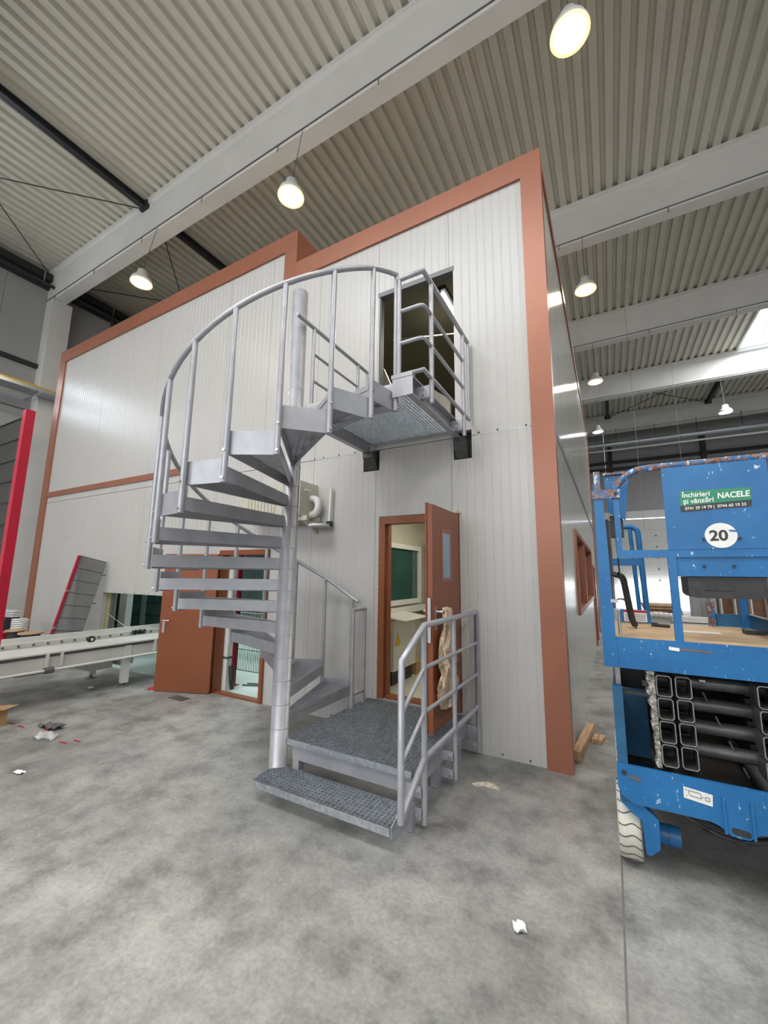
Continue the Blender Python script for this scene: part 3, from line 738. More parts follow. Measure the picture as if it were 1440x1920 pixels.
# landing in front of the upper doorway
LX0, LX1, LY0, LY1, LZ = -2.52, -1.33, 2.84, 4.135, 3.345
ld = B(LX1-.19, LY0, LZ-.165, LX1, LY0+.008, LZ).build('landing_front_plate', 'stair', st)
B(LX1-.20, LY0-.004, LZ, LX1+.0, LY0+.05, LZ+.035).build('kick_plate', 'stair', ld)
def channel(x, sgn, y0, y1, z0, z1):
    mb = B(x, y0, z0, x+.008*-sgn, y1, z1); mb.box(x, y0, z0, x+sgn*.055, y1, z0+.012); mb.box(x, y0, z1-.012, x+sgn*.055, y1, z1); return mb
channel(LX1-.055, 1, LY0+.008, LY1, LZ-.165, LZ).build('landing_side_beam', 'stair', st)
channel(LX0+.0, -1, 2.97, LY1, LZ-.165, LZ).build('landing_side_beam', 'stair', st)
B(CX+.05, LY0+.03, LZ-.15, LX1-.06, LY0+.038, LZ-.05).build('landing_front_beam', 'stair', st)
mb = MB()
for b in ((LX0+.008, LY0+.045, LX1-.06, LY0+.051), (LX0+.008, LY1-.016, LX1-.06, LY1-.010)): B(b[0], b[1], LZ-.055, b[2], b[3], LZ-.012).build('landing_grating_border', 'galv', st)
g_ = grating(MB(), [(LX0+.01, LY0+.05), (LX1-.062, LY0+.05), (LX1-.062, LY1-.012), (LX0+.01, LY1-.012)], LZ-.040, LZ-.015, (0, 1), .034, .034, .005).build('landing_grating', 'galv', st); g_['kind'] = 'stuff'
for x0_, x1_, zz in ((BRK_L[0]+.05, BRK_L[1+1]-.03, 3.18), (BRK_R[0]+.03, BRK_R[2]-.05, 3.18)):
    # angled bracket reaching out of the wall pocket
    MB().prism([(D-.10, zz), (D+.08, zz), (D+.08, zz-.20), (D+.02, zz-.20), (D-.10, zz-.07)], 'x', x0_, x1_).build('wall_bracket', 'arm', st)
for x0_, x1_, z0_, z1_ in ((BRK_L[0], BRK_L[2], BRK_L[1], BRK_L[3]), (BRK_R[0], BRK_R[2], BRK_R[1], BRK_R[3])):
    B(x0_, D+.085, z0_-.02, x1_, D+.095, z1_+.02).build('wall_pocket', 'black', fac)
# landing guard rail, right side with return towards the stair
rx, ryf, r_ = -1.24, 2.862, .0213
for (yy, zb, zt_) in ((3.035, 3.15, 4.27), (3.915, 3.14, 4.27)):
    ps = T([(rx, yy, zb), (rx, yy, zt_)], r_, 14).build('guard_post', 'stair', st)
    MB().box(LX1-.05, yy-.03, 3.20, rx-.01, yy+.03, 3.31).build('post_bracket', 'stair', ps)
    mb = MB()
    for zz in (3.225, 3.285): MB().tube([(rx-.065, yy-.028, zz), (rx-.065, yy-.045, zz)], .011, 8).build('bolt', 'chrome', ps)
xa = -1.47
T([(xa, ryf, LZ), (xa, ryf, 4.29)], r_*.92, 14).build('guard_post', 'stair', st)
T([(xa, ryf, 4.29), (rx, ryf, 4.29), (rx, 4.10, 4.29)], r_, 14).build('guard_top_rail', 'stair', st)
for zz in (3.975, 3.672): T(rounded([(xa, ryf, zz), (rx, ryf, zz), (rx, 3.915, zz)], .05), .0165, 12).build('guard_mid_rail', 'stair', st)
T([(xa, ryf, 3.378), (rx, ryf, 3.378), (rx, 4.10, 3.378)], .0185, 12).build('guard_bottom_rail', 'stair', st)
T([(rx, 4.10, 3.378), (rx, 4.10, 4.29)], .0185, 12).build('guard_post', 'stair', st)
# landing guard rail, left side
lx = -2.52
for yy in (2.985, 3.82): T([(lx, yy, 3.30), (lx, yy, 4.20)], .019, 12).build('guard_post', 'stair', st)
T([(lx, 2.72, 4.215), (lx, 4.04, 4.215)], .0213, 12).build('guard_top_rail', 'stair', st)
for zz in (3.93, 3.64): T([(lx, 2.985, zz), (lx, 3.82, zz)], .015, 10).build('guard_mid_rail', 'stair', st)
T([(lx, 4.04, 3.40), (lx, 4.04, 4.215)], .015, 10).build('guard_post', 'stair', st)

# ================================================================ ENTRY PLATFORM
PX0, PX1, PY0, PY1, PZ = -2.485, -1.31, 2.80, 4.13, .325
ep = thing('entry_platform', (-1.9, 3.4, 0), 'low grey steel entry platform with open grating and one step before the ground floor door', 'platform')
g_ = grating(MB(), [(PX0+.003, PY0+.003), (PX1-.003, PY0+.003), (PX1-.003, PY1-.003), (PX0+.003, PY1-.003)], PZ-.032, PZ, (0, 1), .0335, .0335, .0038).build('platform_grating', 'galv', ep); g_['kind'] = 'stuff'
mb = MB()
mb.box(PX0, PY0, PZ-.045, PX1, PY0+.005, PZ); mb.box(PX0, PY1-.005, PZ-.045, PX1, PY1, PZ); mb.box(PX0, PY0, PZ-.045, PX0+.005, PY1, PZ); mb.box(PX1-.005, PY0, PZ-.045, PX1, PY1, PZ)
mb.build('grating_border', 'galv', ep)
for b in ((PX0+.05, PY0+.03, PX1-.02, PY0+.08), (PX0+.05, PY1-.08, PX1-.02, PY1-.03), (PX0+.05, PY0+.08, PX0+.10, PY1-.08), (PX1-.06, PY0+.08, PX1-.012, PY1-.08)):
    B(b[0], b[1], .165, b[2], b[3], PZ-.045).build('frame_beam', 'stair', ep)
for x, y in ((PX0+.09, PY0+.06), (PX1-.045, PY0+.06), (PX1-.045, 3.35), (PX1-.045, 3.86), (PX0+.09, 3.9)):
    l_ = B(x-.032, y-.032, .004, x+.032, y+.032, .165).build('leg', 'stair', ep)
# step
SX0, SX1, SY0, SY1, SZ = -2.47, -1.292, 2.425, 2.715, .155
poly = [(SX0, SY0), (SX1, SY0), (SX1, SY1), (SX0+.08, SY1), (SX0-.02, SY1-.10)]
g_ = grating(MB(), poly, SZ-.032, SZ, (0, 1), .0335, .0335, .0038).build('step_grating', 'galv', ep); g_['kind'] = 'stuff'
mb = MB()
for i in range(5):
    a, b = poly[i], poly[(i+1) % 5]; mb.bar((a[0], a[1], SZ-.0235), (b[0], b[1], SZ-.0235), .005, .047)
mb.build('step_border', 'galv', ep)
MB().prism([(2.44, .155), (2.78, .285), (2.78, .075), (2.56, .06), (2.44, .09)], 'x', SX1+.003, SX1+.011).build('step_cheek', 'stair', ep)
B(SX0+.17, 2.50, .06, SX0+.178, 2.80, SZ-.034).build('step_bracket', 'stair', ep)
B(-1.325, 2.70, .004, -1.268, 2.755, .165).build('leg', 'stair', ep)
# hand rail of the platform
hx_, zt_ = -1.212, 1.337
PYS = {'a': 2.425, 'b': 2.785, 'c': 3.425, 'd': 4.10}
mb = T([(hx_, PYS['a'], .205), (hx_, PYS['a'], 1.147), (hx_, PYS['b'], zt_), (hx_, PYS['d'], zt_), (hx_, PYS['d'], .035)], .0225, 14); mb.build('hand_rail', 'stair', ep)
T([(hx_, PYS['b'], .03), (hx_, PYS['b'], zt_)], .0215, 14).build('rail_post', 'stair', ep)
T([(hx_, PYS['c'], .055), (hx_, PYS['c'], zt_)], .0195, 14).build('rail_post', 'stair', ep)
for zz in (1.04, .742): T([(hx_, PYS['b'], zz), (hx_, PYS['d'], zz)], .0145, 12).build('mid_rail', 'stair', ep)
T([(hx_, PYS['a'], .225), (hx_, PYS['b'], .440), (hx_, PYS['d'], .440)], .0215, 12).build('bottom_rail', 'stair', ep)
for zz in (1.04, .742): T([(hx_, PYS['b'], zz), (hx_, PYS['a'], zz-.19-.02)], .0145, 12).build('sloping_rail', 'stair', ep)
for yy in (PYS['b'], PYS['c'], PYS['d']):
    for zz in (.10, .235):
        k_ = B(PX1-.02, yy-.035, zz-.035, hx_-.01, yy-.027, zz+.035).build('rail_lug', 'stair', ep)
        MB().tube([(hx_-.035, yy-.035, zz), (hx_-.035, yy-.052, zz)], .011, 8).build('bolt', 'chrome', k_)
gx = -2.455
for yy in (3.745, 3.975): T([(gx, yy, .20), (gx, yy, 1.318)], .0205, 12).build('guard_post', 'stair', ep)
T([(gx, 3.73, 1.318), (gx, 3.99, 1.318)], .0205, 12).build('guard_rail', 'stair', ep); T([(gx, 3.745, .448), (gx, 3.975, .448)], .018, 12).build('guard_rail', 'stair', ep)
# ================================================================ SCISSOR LIFT
FY = 2.95; LXA, LXB = -.07, 1.08
sl = thing('scissor_lift', (.5, 3.6, 0), 'chipped blue scissor lift with green rental sticker parked beside the office block', 'lift')
# chassis
half = [(-.041, .61), (-.041, .479), (-.020, .435), (.036, .404), (.165, .408), (.386, .410), (.423, .399), (.468, .364), (.505, .361)]
poly = half+[(1.01-x, z) for x, z in reversed(half[:-1])]
cp = MB().prism(poly, 'y', FY, FY+.02).build('chassis_plate', 'blue', sl)
for x in (.447, .563): MB().bar((x, FY-.004, .37), (x, FY-.004, .548), .012, .012, (0, 1, 0)).build('weld_rib', 'blue', cp)
sp = [(.472, .385), (.478, .378), (.540, .373), (.549, .380), (.549, .398), (.540, .404), (.478, .408), (.472, .402)]
MB().prism(sp, 'y', FY-.003, FY+.001).build('tie_down_slot', 'black', cp)
for x, z in ((-.005, .565), (1.015, .565)): MB().lathe([(.014, FY-.003), (.014, FY+.002)], (x, 0, z), 12, 'y').build('round_hole', 'black', cp)
MB().bar((.025, FY-.002, .552), (.075, FY-.002, .540), .004, .022, (0, 0, 1)).build('worn_label', 'meshgrey', cp)
dc = MB().prism([(.277, .559), (.405, .545), (.400, .487), (.275, .502)], 'y', FY-.003, FY+.001).build('white_decal', 'stick_white', cp)
mb = MB(); q = [(.300, .545), (.350, .540), (.355, .532), (.353, .515), (.305, .521), (.299, .530)]
for i in range(6): a, b = q[i], q[(i+1) % 6]; mb.bar((a[0], FY-.004, a[1]), (b[0], FY-.004, b[1]), .0015, .003, (0, 1, 0))
for a, b in (((.372, .528), (.390, .526)), ((.390, .526), (.389, .510)), ((.372, .528), (.371, .512)), ((.371, .512), (.389, .510)), ((.285, .550), (.293, .543)), ((.285, .518), (.292, .514)), ((.360, .524), (.366, .523))):
    mb.bar((a[0], FY-.004, a[1]), (b[0], FY-.004, b[1]), .0015, .003, (0, 1, 0))
o = mb.build('decal_diagram', 'stick_black', cp); o['kind'] = 'stuff'
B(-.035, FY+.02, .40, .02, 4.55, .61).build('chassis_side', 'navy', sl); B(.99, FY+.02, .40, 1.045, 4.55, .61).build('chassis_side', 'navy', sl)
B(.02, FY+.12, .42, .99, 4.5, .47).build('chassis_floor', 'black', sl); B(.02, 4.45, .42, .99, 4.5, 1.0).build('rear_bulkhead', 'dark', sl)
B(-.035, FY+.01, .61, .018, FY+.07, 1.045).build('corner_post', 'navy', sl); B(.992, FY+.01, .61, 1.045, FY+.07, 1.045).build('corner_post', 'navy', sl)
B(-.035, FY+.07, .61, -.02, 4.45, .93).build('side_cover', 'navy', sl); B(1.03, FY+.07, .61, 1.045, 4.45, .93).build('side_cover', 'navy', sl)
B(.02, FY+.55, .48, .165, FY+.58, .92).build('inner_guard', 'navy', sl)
B(.018, FY+.035, 1.0, .19, FY+.06, 1.022).build('stay_bar', 'dark', sl); B(.005, FY+.07, .86, .012, FY+.10, .90).build('clip', 'dark', sl)
# folded arms: open tube ends in four layers
Z0 = 1.135
for ci, x in enumerate((.192, .286, .645, .740)):
    for r in range(4):
        zt = Z0-.126*r; wd, ht, y0 = .078, .119, 2.965+.012*(ci % 2)
        def rr(ins):
            c = .012-ins*.6; a, b, cc, d = x+ins, x+wd-ins, zt-ht+ins, zt-ins
            return [(a+c, cc), (b-c, cc), (b, cc+c), (b, d-c), (b-c, d), (a+c, d), (a, d-c), (a, cc+c)]
        ou, inn = rr(0), rr(.0055); y1 = y0+.16; mb = MB(); n = 8
        vs = [(a, y0, b) for a, b in ou]+[(a, y0, b) for a, b in inn]+[(a, y1, b) for a, b in ou]+[(a, y1, b) for a, b in inn]
        fs = []
        for i in range(n):
            j = (i+1) % n; fs += [(i, j, n+j, n+i), (i, 2*n+i, 2*n+j, j), (n+i, n+j, 3*n+j, 3*n+i), (2*n+i, 3*n+i, 3*n+j, 2*n+j)]
        mb.add(vs, fs); a_ = mb.build('arm_tube', 'arm', sl)
        rim = MB(); vs = [(a, y0-.0015, b) for a, b in ou]+[(a, y0-.0015, b) for a, b in inn]
        vs += [(a, y0, b) for a, b in ou]+[(a, y0, b) for a, b in inn]
        rim.add(vs, [(i, (i+1) % n, n+(i+1) % n, n+i) for i in range(n)]+[(i, 2*n+i, 2*n+(i+1) % n, (i+1) % n) for i in range(n)]+[(n+i, n+(i+1) % n, 3*n+(i+1) % n, 3*n+i) for i in range(n)]); rim.build('cut_edge', 'armedge', a_)
for r in range(4):
    z = Z0-.126*r-.062
    MB().tube([(.17, 3.19, z), (.85, 3.19, z)], .038, 14).build('cross_tube', 'arm', sl)
    MB().box(.192, 3.24, z-.055, .268, 4.4, z+.055).box(.286, 3.24, z-.055, .364, 4.4, z+.055).build('inner_arm', 'dark', sl); sl.children[-1]['kind'] = 'stuff'
    MB().box(.645, 3.24, z-.055, .72, 4.4, z+.055).box(.74, 3.24, z-.055, .815, 4.4, z+.055).build('inner_arm', 'dark', sl); sl.children[-1]['kind'] = 'stuff'
for k in range(4):
    x = .43+.05*k; z = Z0-.126*k; MB().tube([(x, 3.12, z-.10), (x+.02, 3.12, z-.15)], .006, 6).build('pin', 'arm', sl)
B(.418, 3.10, 1.098, .447, 3.12, 1.106).build('white_tag', 'stick_white', sl)
random.seed(3)
mb = MB(); n_ = 26
vs = []
for i in range(n_+1):
    z = 1.15-.53*i/n_; xl = .148+.005*math.sin(i*1.9)+random.uniform(-.007, .007)+.02*i/n_; vs.append((xl, z))
poly = vs+[(.190, .62), (.188, 1.15)]
mb.prism(poly, 'y', 2.975, 3.06); mb.build('flaking_edge_plate', 'flake', sl)
B(.125, 2.98, 1.06, .150, 3.03, 1.092).build('stop_block', 'dark', sl)
# wheels with wavy tread, steering yoke
def wheel(x0, x1, yc, nm=True):
    R = .205; c = (0, yc, R)
    wo = MB().lathe([(R-.09, x0+.012), (R-.012, x0), (R, x0+.012), (R, x1-.012), (R-.012, x1), (R-.09, x1-.012)], c, 48, 'x').build('wheel', 'tire', sl)
    MB().lathe([(.03, x0-.004), (R-.092, x0+.008), (R-.092, x1-.008), (.03, x1+.004)], c, 28, 'x').build('rim', 'navy', wo)
    for k in range(22):
        pts = []
        for q in range(9):
            t = q/8; a = 2*math.pi*k/22+.045*math.sin(t*7.5)
            pts.append((x0+.004+(x1-x0-.008)*t, yc+(R+.0005)*math.cos(a), R+(R+.0005)*math.sin(a)))
        MB().tube(pts, .0034, 5).build('tread_groove', 'groove', wo)
    return wo
for x0 in (-.057, .957):
    for yc in (3.20, 4.22): wheel(x0, x0+.122, yc)
for m_ in (1, -1):
    P_ = lambda x: x if m_ == 1 else 1.01-x
    MB().prism([(P_(x), z) for x, z in ((-.029, .415), (.064, .405), (.125, .362), (.150, .335), (.147, .187), (.10, .141), (.077, .145), (.068, .318), (.02, .345), (-.029, .39))], 'y', 2.975, 3.02).build('steering_yoke', 'blue', sl)
    MB().lathe([(.055, P_(.15)), (.055, P_(.26))], (0, 3.16, .19), 16, 'x').build('hub_motor', 'blue', sl)
    MB().lathe([(.059, P_(.20)), (.059, P_(.205))], (0, 3.16, .19), 16, 'x').build('hub_flange', 'navy', sl)
T(rounded([(.16, 3.15, .38), (.30, 3.12, .33), (.45, 3.10, .27), (.62, 3.12, .28), (.80, 3.15, .36)], .1), .013, 8).build('hydraulic_hose', 'black', sl)
T(rounded([(.18, 3.30, .36), (.36, 3.28, .27), (.62, 3.28, .20), (.85, 3.3, .33)], .1), .013, 8).build('hydraulic_hose', 'black', sl)
# platform deck and toe boards
B(LXA+.012, FY+.012, 1.318, LXB-.012, 4.06, 1.332).build('plywood_deck', 'ply', sl)
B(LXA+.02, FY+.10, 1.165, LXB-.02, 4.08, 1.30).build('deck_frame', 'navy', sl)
tb = B(LXA, FY, 1.157, LXB, FY+.010, 1.337).build('front_toe_board', 'blue', sl)
for x, m_ in ((LXA, 1), (LXB, -1)):
    B(x, FY+.010, 1.157, x+m_*.008, 4.10, 1.42).build('side_toe_board', 'blue', sl)
MB().bar((.27, FY-.002, 1.295), (.32, FY-.002, 1.290), .004, .018).build('paint_scrape', 'stick_white', tb); MB().bar((.32, FY-.001, 1.293), (.47, FY-.001, 1.289), .002, .009).build('rust_scrape', 'wood_dark', tb)
# front rails
MB().prism([(LXA, 1.157), (.010, 1.157), (.004, 1.337), (-.003, 1.85), (-.014, 2.27), (LXA+.005, 2.27)], 'y', FY-.004, FY+.034).build('front_corner_post', 'blue', sl)
B(LXA+.012, FY, 2.27, -.022, FY+.03, 2.39).build('rusted_post_top', 'blue_rust', sl)
B(LXA-.004, FY-.012, 2.205, .088, FY+.0, 2.262).build('rail_clamp', 'blue_rust', sl)
MB().lathe([(.010, FY-.022), (.010, FY-.012)], (.06, 0, 2.235), 8, 'y').build('clamp_bolt', 'dark', sl)
B(.045, FY, 1.868, .077, FY+.034, 2.22).build('front_rail_stile', 'blue', sl)
T(rounded([(.061, FY+.017, 2.20), (.061, FY+.017, 2.29), (.17, FY+.017, 2.382), (.30, FY+.017, 2.386), (LXB-.03, FY+.017, 2.386)], .06, 8), .022, 12).build('top_rail', 'blue_rust', sl)
B(.045, FY, 1.822, LXB-.06, FY+.034, 1.868).build('mid_rail', 'blue', sl)
for x in (.307, .98): B(x, FY, 1.337, x+.040, FY+.034, 1.822).build('front_stile', 'blue', sl)
B(LXB-.06, FY-.004, 1.157, LXB, FY+.034, 2.39).build('front_corner_post', 'blue', sl)
pn = B(.313, FY-.003, 1.868, .803, FY+.001, 2.37).build('front_panel', 'blue', sl)
B(.347, FY+.012, 1.712, .98, FY+.016, 1.822).build('lower_panel', 'blue', sl)
for x, z in ((.487, 1.925), (.648, 1.925)): MB().lathe([(.0085, FY-.014), (.0085, FY-.002)], (x, 0, z), 8, 'y').build('panel_bolt', 'dark', pn)
for x, z in ((.478, 1.770), (.612, 1.770)): MB().lathe([(.0085, FY+.002), (.0085, FY+.013)], (x, 0, z), 8, 'y').build('panel_bolt', 'dark', sl)
# tool box under the lower panel
def rrect(x0, x1, z0, z1, r, n=5):
    out = []
    for cx_, cz, a0 in ((x1-r, z0+r, -90), (x1, z1, None), (x0, z1, None), (x0+r, z0+r, 180)):
        if a0 is None: out.append((cx_, cz))
        else: out += [(cx_+r*math.cos(math.radians(a0+90*i/n)), cz+r*math.sin(math.radians(a0+90*i/n))) for i in range(n+1)]
    return out
bx = MB().prism(rrect(.397, .748, 1.588, 1.712, .035), 'y', FY+.03, 3.25).build('manual_box', 'black', sl)
B(.47, FY+.026, 1.632, .60, FY+.032, 1.636).build('lid_seam', 'dark', bx)
MB().bar((.752, FY+.05, 1.712), (.775, FY+.05, 1.34), .03, .03).build('grey_upright', 'meshgrey', sl)
# stickers
YP = FY-.0035
s1 = MB().prism([(.392, 2.218), (.722, 2.214), (.722, 2.142), (.392, 2.128)], 'y', YP-.001, YP).build('rental_sticker', 'stick_green', pn)
MB().prism([(.392, 2.1275), (.722, 2.1415), (.716, 2.104), (.700, 2.102), (.55, 2.098), (.45, 2.092), (.394, 2.091)], 'y', YP-.001, YP).build('sticker_strip', 'stick_black', pn)
def text(body, x, z, size, mat, parent, bold=.0, slant=0.0, sx=1.0, rot=0.0):
    c = bpy.data.curves.new('lettering', 'FONT'); c.body = body; c.size = size; c.offset = bold; c.extrude = .0006; c.shear = slant
    tmp = bpy.data.objects.new('lettering', c); COL.objects.link(tmp); bpy.context.view_layer.update()
    me = bpy.data.meshes.new_from_object(tmp.evaluated_get(bpy.context.evaluated_depsgraph_get())); bpy.data.objects.remove(tmp); bpy.data.curves.remove(c)
    me.materials.clear(); me.materials.append(M[mat]); o = bpy.data.objects.new('lettering', me); COL.objects.link(o); o['kind'] = 'stuff'
    b = parent['_o']; o.location = (x-b[0], YP-.0018-b[1], z-b[2]); o.rotation_euler = (math.radians(90), rot, 0); o.scale = (sx, 1, 1); o.parent = parent; o['_o'] = b; return o
text('Închirieri', .404, 2.178, .040, 'stick_white', s1, .0007, .1, .93, -.01)
text('și vânzări', .406, 2.139, .040, 'stick_white', s1, .0007, .1, .93, -.035)
text('NACELE', .570, 2.160, .046, 'stick_white', s1, .0012, .1, .86, -.02)
text('0741 29 19 79 |  0744 60 19 33', .414, 2.102, .0245, 'stick_white', s1, .0003, 0, .90, -.028)
dk = MB(); n = 40; vs = []
for i in range(n):
    a = 2*math.pi*i/n; r = .0735
    vs.append((.567+r*math.cos(a), 1.945+.0715*math.sin(a)))
nt_ = [(.634, 1.972), (.606, 1.985)]
dk.prism(vs, 'y', YP-.001, YP); s2 = dk.build('number_disc', 'stick_white', pn)
text('20', .514, 1.917, .083, 'stick_black', s2, .0022, .0, 1.02)
MB().bar((.606, YP-.0015, 1.972), (.640, YP-.0015, 1.966), .001, .010).build('disc_tear', 'blue', s2)
# side, far and inner rails
for x, m_ in ((LXA+.02, 1), (LXB-.02, -1)):
    for y in (3.55, 4.08): B(x-.018, y-.018, 1.337, x+.018, y+.018, 2.30).build('side_post', 'blue', sl)
    for z in (1.86, 2.30): MB().bar((x, FY+.04, z), (x, 4.10, z), .036, .036).build('side_rail', 'blue', sl)
MB().prism([(.0, 2.425), (.158, 2.415), (.155, 2.39), (.115, 2.09), (.015, 2.15)], 'y', 3.215, 3.225).build('control_shield', 'blue', sl)
B(-.005, 3.19, 2.415, .163, 3.245, 2.430).build('shield_lip', 'blue_rust', sl)
B(.02, 3.24, 1.98, .10, 3.34, 2.13).build('control_box', 'black', sl)
fy = 4.02
T(rounded([(.03, fy, 2.13), (.225, fy, 2.13), (.245, fy, 1.34)], .07, 6), .021, 12).build('far_rail', 'blue', sl)
T([(.168, fy, 2.11), (.195, fy, 1.34)], .016, 10).build('far_upright', 'blue', sl)
B(.02, fy-.02, 1.80, .235, fy+.02, 1.86).build('far_mid_bar', 'blue', sl); B(.05, fy-.06, 1.337, .26, fy-.052, 1.44).build('far_kick_plate', 'blue', sl)
wl_ = B(.075, fy-.064, 1.345, .235, fy-.061, 1.438).build('warning_label', 'stick_white', sl); B(.075, fy-.066, 1.418, .235, fy-.063, 1.436).build('label_header', 'red', wl_)
mb = MB()
for r in range(4):
    for k in range(9): mb.box(.085+.016*k, fy-.066, 1.355+.014*r, .085+.016*k+.010, fy-.0635, 1.362+.014*r)
mb.build('label_lines', 'meshgrey', wl_)['kind'] = 'stuff'
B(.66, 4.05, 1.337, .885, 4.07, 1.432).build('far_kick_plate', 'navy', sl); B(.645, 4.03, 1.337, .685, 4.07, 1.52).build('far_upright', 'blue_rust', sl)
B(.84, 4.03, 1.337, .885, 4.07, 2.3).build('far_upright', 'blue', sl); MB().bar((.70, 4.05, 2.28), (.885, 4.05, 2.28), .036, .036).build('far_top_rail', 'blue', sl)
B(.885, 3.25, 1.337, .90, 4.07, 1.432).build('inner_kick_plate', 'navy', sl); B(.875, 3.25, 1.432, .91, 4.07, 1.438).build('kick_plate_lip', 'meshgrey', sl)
B(.77, 3.62, 1.333, .87, 3.72, 1.36).build('rubber_pad', 'black', sl)
T(rounded([(.03, 3.38, 1.72), (.075, 3.40, 1.72), (.115, 3.52, 1.40), (.135, 3.62, 1.355)], .05), .022, 10).build('black_hose', 'black', sl)
T(rounded([(.058, 3.40, 1.70), (.052, 3.40, 2.02)], .02), .006, 6).build('black_cord', 'black', sl)
T(rounded([(.02, 2.985, 1.56), (.06, 3.0, 1.575), (.10, 3.1, 1.5), (.13, 3.3, 1.36)], .04), .005, 6).build('black_cord', 'black', sl)
T(rounded([(.022, 2.98, 1.50), (.030, 2.98, 1.49), (.030, 2.985, 1.35)], .01), .008, 8).build('latch_rod', 'chrome', sl)
B(-.01, 2.94, 1.545, .03, 2.955, 1.565).build('latch', 'chrome', sl)
o = B(.40, 3.52, 1.333, .62, 3.60, 1.337).build('paper_slip', 'stick_white', at=(.5, 3.56, 1.333)); tag(o, 'white paper slip lying on the plywood deck of the blue lift', 'paper')
o = MB(); o.tube([(.27, 3.78, 1.345), (.36, 3.74, 1.345)], .012, 8).box(.25, 3.77, 1.333, .29, 3.80, 1.362); tag(o.build('hand_tool', 'black', at=(.3, 3.77, 1.333)), 'small black hand tool lying on the plywood deck of the blue lift', 'tool')

# ================================================================ ROLLER CONVEYOR (left)
rc = thing('roller_conveyor', (-6.9, 3.2, 0), 'long pale grey conveyor running through the wall slot left of the open brown door', 'conveyor')
CY0, CY1 = 0.2, 5.3
A, Bx = -7.42, -6.42
B(A-.03, CY0, .655, A+.02, CY1, .745).build('far_rail', 'conv', rc)
rr_ = B(-7.12, CY0, .640, -7.06, CY1, .715).build('roller_rail', 'conv', rc)
for k in range(30):
    y = .4+k*.165; MB().lathe([(.014, -7.06), (.014, -7.045)], (0, y, .682), 8, 'x').build('rail_bolt', 'meshgrey', rr_)
w_ = MB().lathe([(.05, -7.055), (.05, -7.01)], (0, 3.42, .665), 18, 'x').build('idler_wheel', 'black', rc); MB().lathe([(.022, -7.008), (.022, -7.0)], (0, 3.42, .665), 12, 'x').build('idler_cap', 'white', w_)
B(-6.86, CY0, .630, Bx, CY1, .648).build('top_plate', 'conv', rc)
B(Bx-.05, CY0, .44, Bx-.035, CY1, .63).build('side_web', 'conv', rc)
B(Bx-.034, CY0, .59, Bx-.026, CY1, .625).build('groove_shadow_strip', 'meshgrey', rc)  # dark strip on the web, painting in a groove's shadow
B(-7.38, CY0, .55, -7.10, CY1, .60).build('inner_tray', 'conv', rc)
for y in (2.62, 4.05):
    MB().box(Bx-.03, y, .46, Bx+.01, y+.03, .63).box(Bx-.03, y+.16, .46, Bx+.01, y+.19, .63).build('side_gusset', 'conv', rc)['kind'] = 'stuff'
T([(Bx+.012, CY0, .43), (Bx+.012, CY1, .43)], .018, 10).build('lower_pipe', 'white', rc)
for y in (2.66,): MB().lathe([(.04, y-.05), (.04, y+.05)], (Bx+.012, 0, .43), 14, 'y').build('pipe_clamp', 'meshgrey', rc)
for y in (.9, 3.66, 5.0):
    for x in (A+.02, Bx-.06):
        l_ = B(x-.045, y-.045, .06, x+.045, y+.045, .60).build('leg', 'conv', rc)
        MB().lathe([(.07, .001), (.07, .014), (.018, .018), (.018, .09)], (x, y, 0), 12).build('levelling_foot', 'meshgrey', l_)
    B(A, y-.03, .36, Bx-.06, y+.03, .44).build('cross_beam', 'conv', rc)
MB().prism([(3.12, .42), (3.62, .42), (3.62, .25), (3.30, .25)], 'x', -7.1, -6.75).build('motor_box', 'conv', rc)
MB().lathe([(.05, -6.748), (.05, -6.742)], (0, 3.48, .34), 18, 'x').build('motor_cover', 'white', rc)
B(-6.9, 3.70, .27, -6.7, 3.9, .44).build('gear_box', 'conv', rc)
mb = MB()
for k in range(5): mb.tube([(-7.0+.02*math.sin(k*2+q), 4.02+.03*q, .70+.03*math.sin(q*1.7+k)) for q in range(8)], .010, 6)
mb.build('cable_loom', 'cable', rc)['kind'] = 'stuff'
T(rounded([(-7.0, 4.55, .68), (-7.0, 4.55, .80), (-7.0, 4.70, .80)], .04), .02, 8).build('sensor_arm', 'black', rc)
T([(-7.25, 3.72, 1.02), (-7.05, 4.02, .72)], .004, 6).build('sensor_whisker', 'chrome', rc)

# leaning guard mesh panel
lm = thing('guard_mesh_panel', (-8.6, 3.85, .05), 'grey guard mesh panel with red post leaning on the left building wall', 'panel')
p00, p10, p01, p11 = V((-9.23, 3.72, .05)), V((-8.05, 3.66, .22)), V((-9.22, 4.10, 2.0)), V((-8.20, 4.09, 1.86))
mb = MB().bar(p00, p01, .06, .06); po = mb.build('red_post', 'red', lm)
for t in (.30, .65): c = p00.lerp(p01, t); MB().bar(c-V((0, 0, .02)), c+V((0, .01, .02)), .07, .07).build('post_clip', 'chrome', po)
mb = MB()
for k in range(34):
    t = k/33; mb.bar(p00.lerp(p10, t), p01.lerp(p11, t), .012, .005, (0, 1, 0))
o = mb.build('fine_mesh', 'meshgrey', lm); o['kind'] = 'stuff'
for k in range(9):
    t = .03+.97*k/8; MB().bar(p00.lerp(p01, t), p10.lerp(p11, t), .011, .011).build('cross_wire', 'cable', lm)
for t in (.57, .87): c = p10.lerp(p11, t); B(c.x, c.y-.01, c.z-.03, c.x+.10, c.y+.01, c.z-.015).build('side_tab', 'cable', lm)
MB().bar(p00.lerp(p01, .86)+V((.05, -.01, 0)), p00.lerp(p01, .86)+V((.22, -.01, -.03)), .03, .01).build('red_tag', 'red', lm)

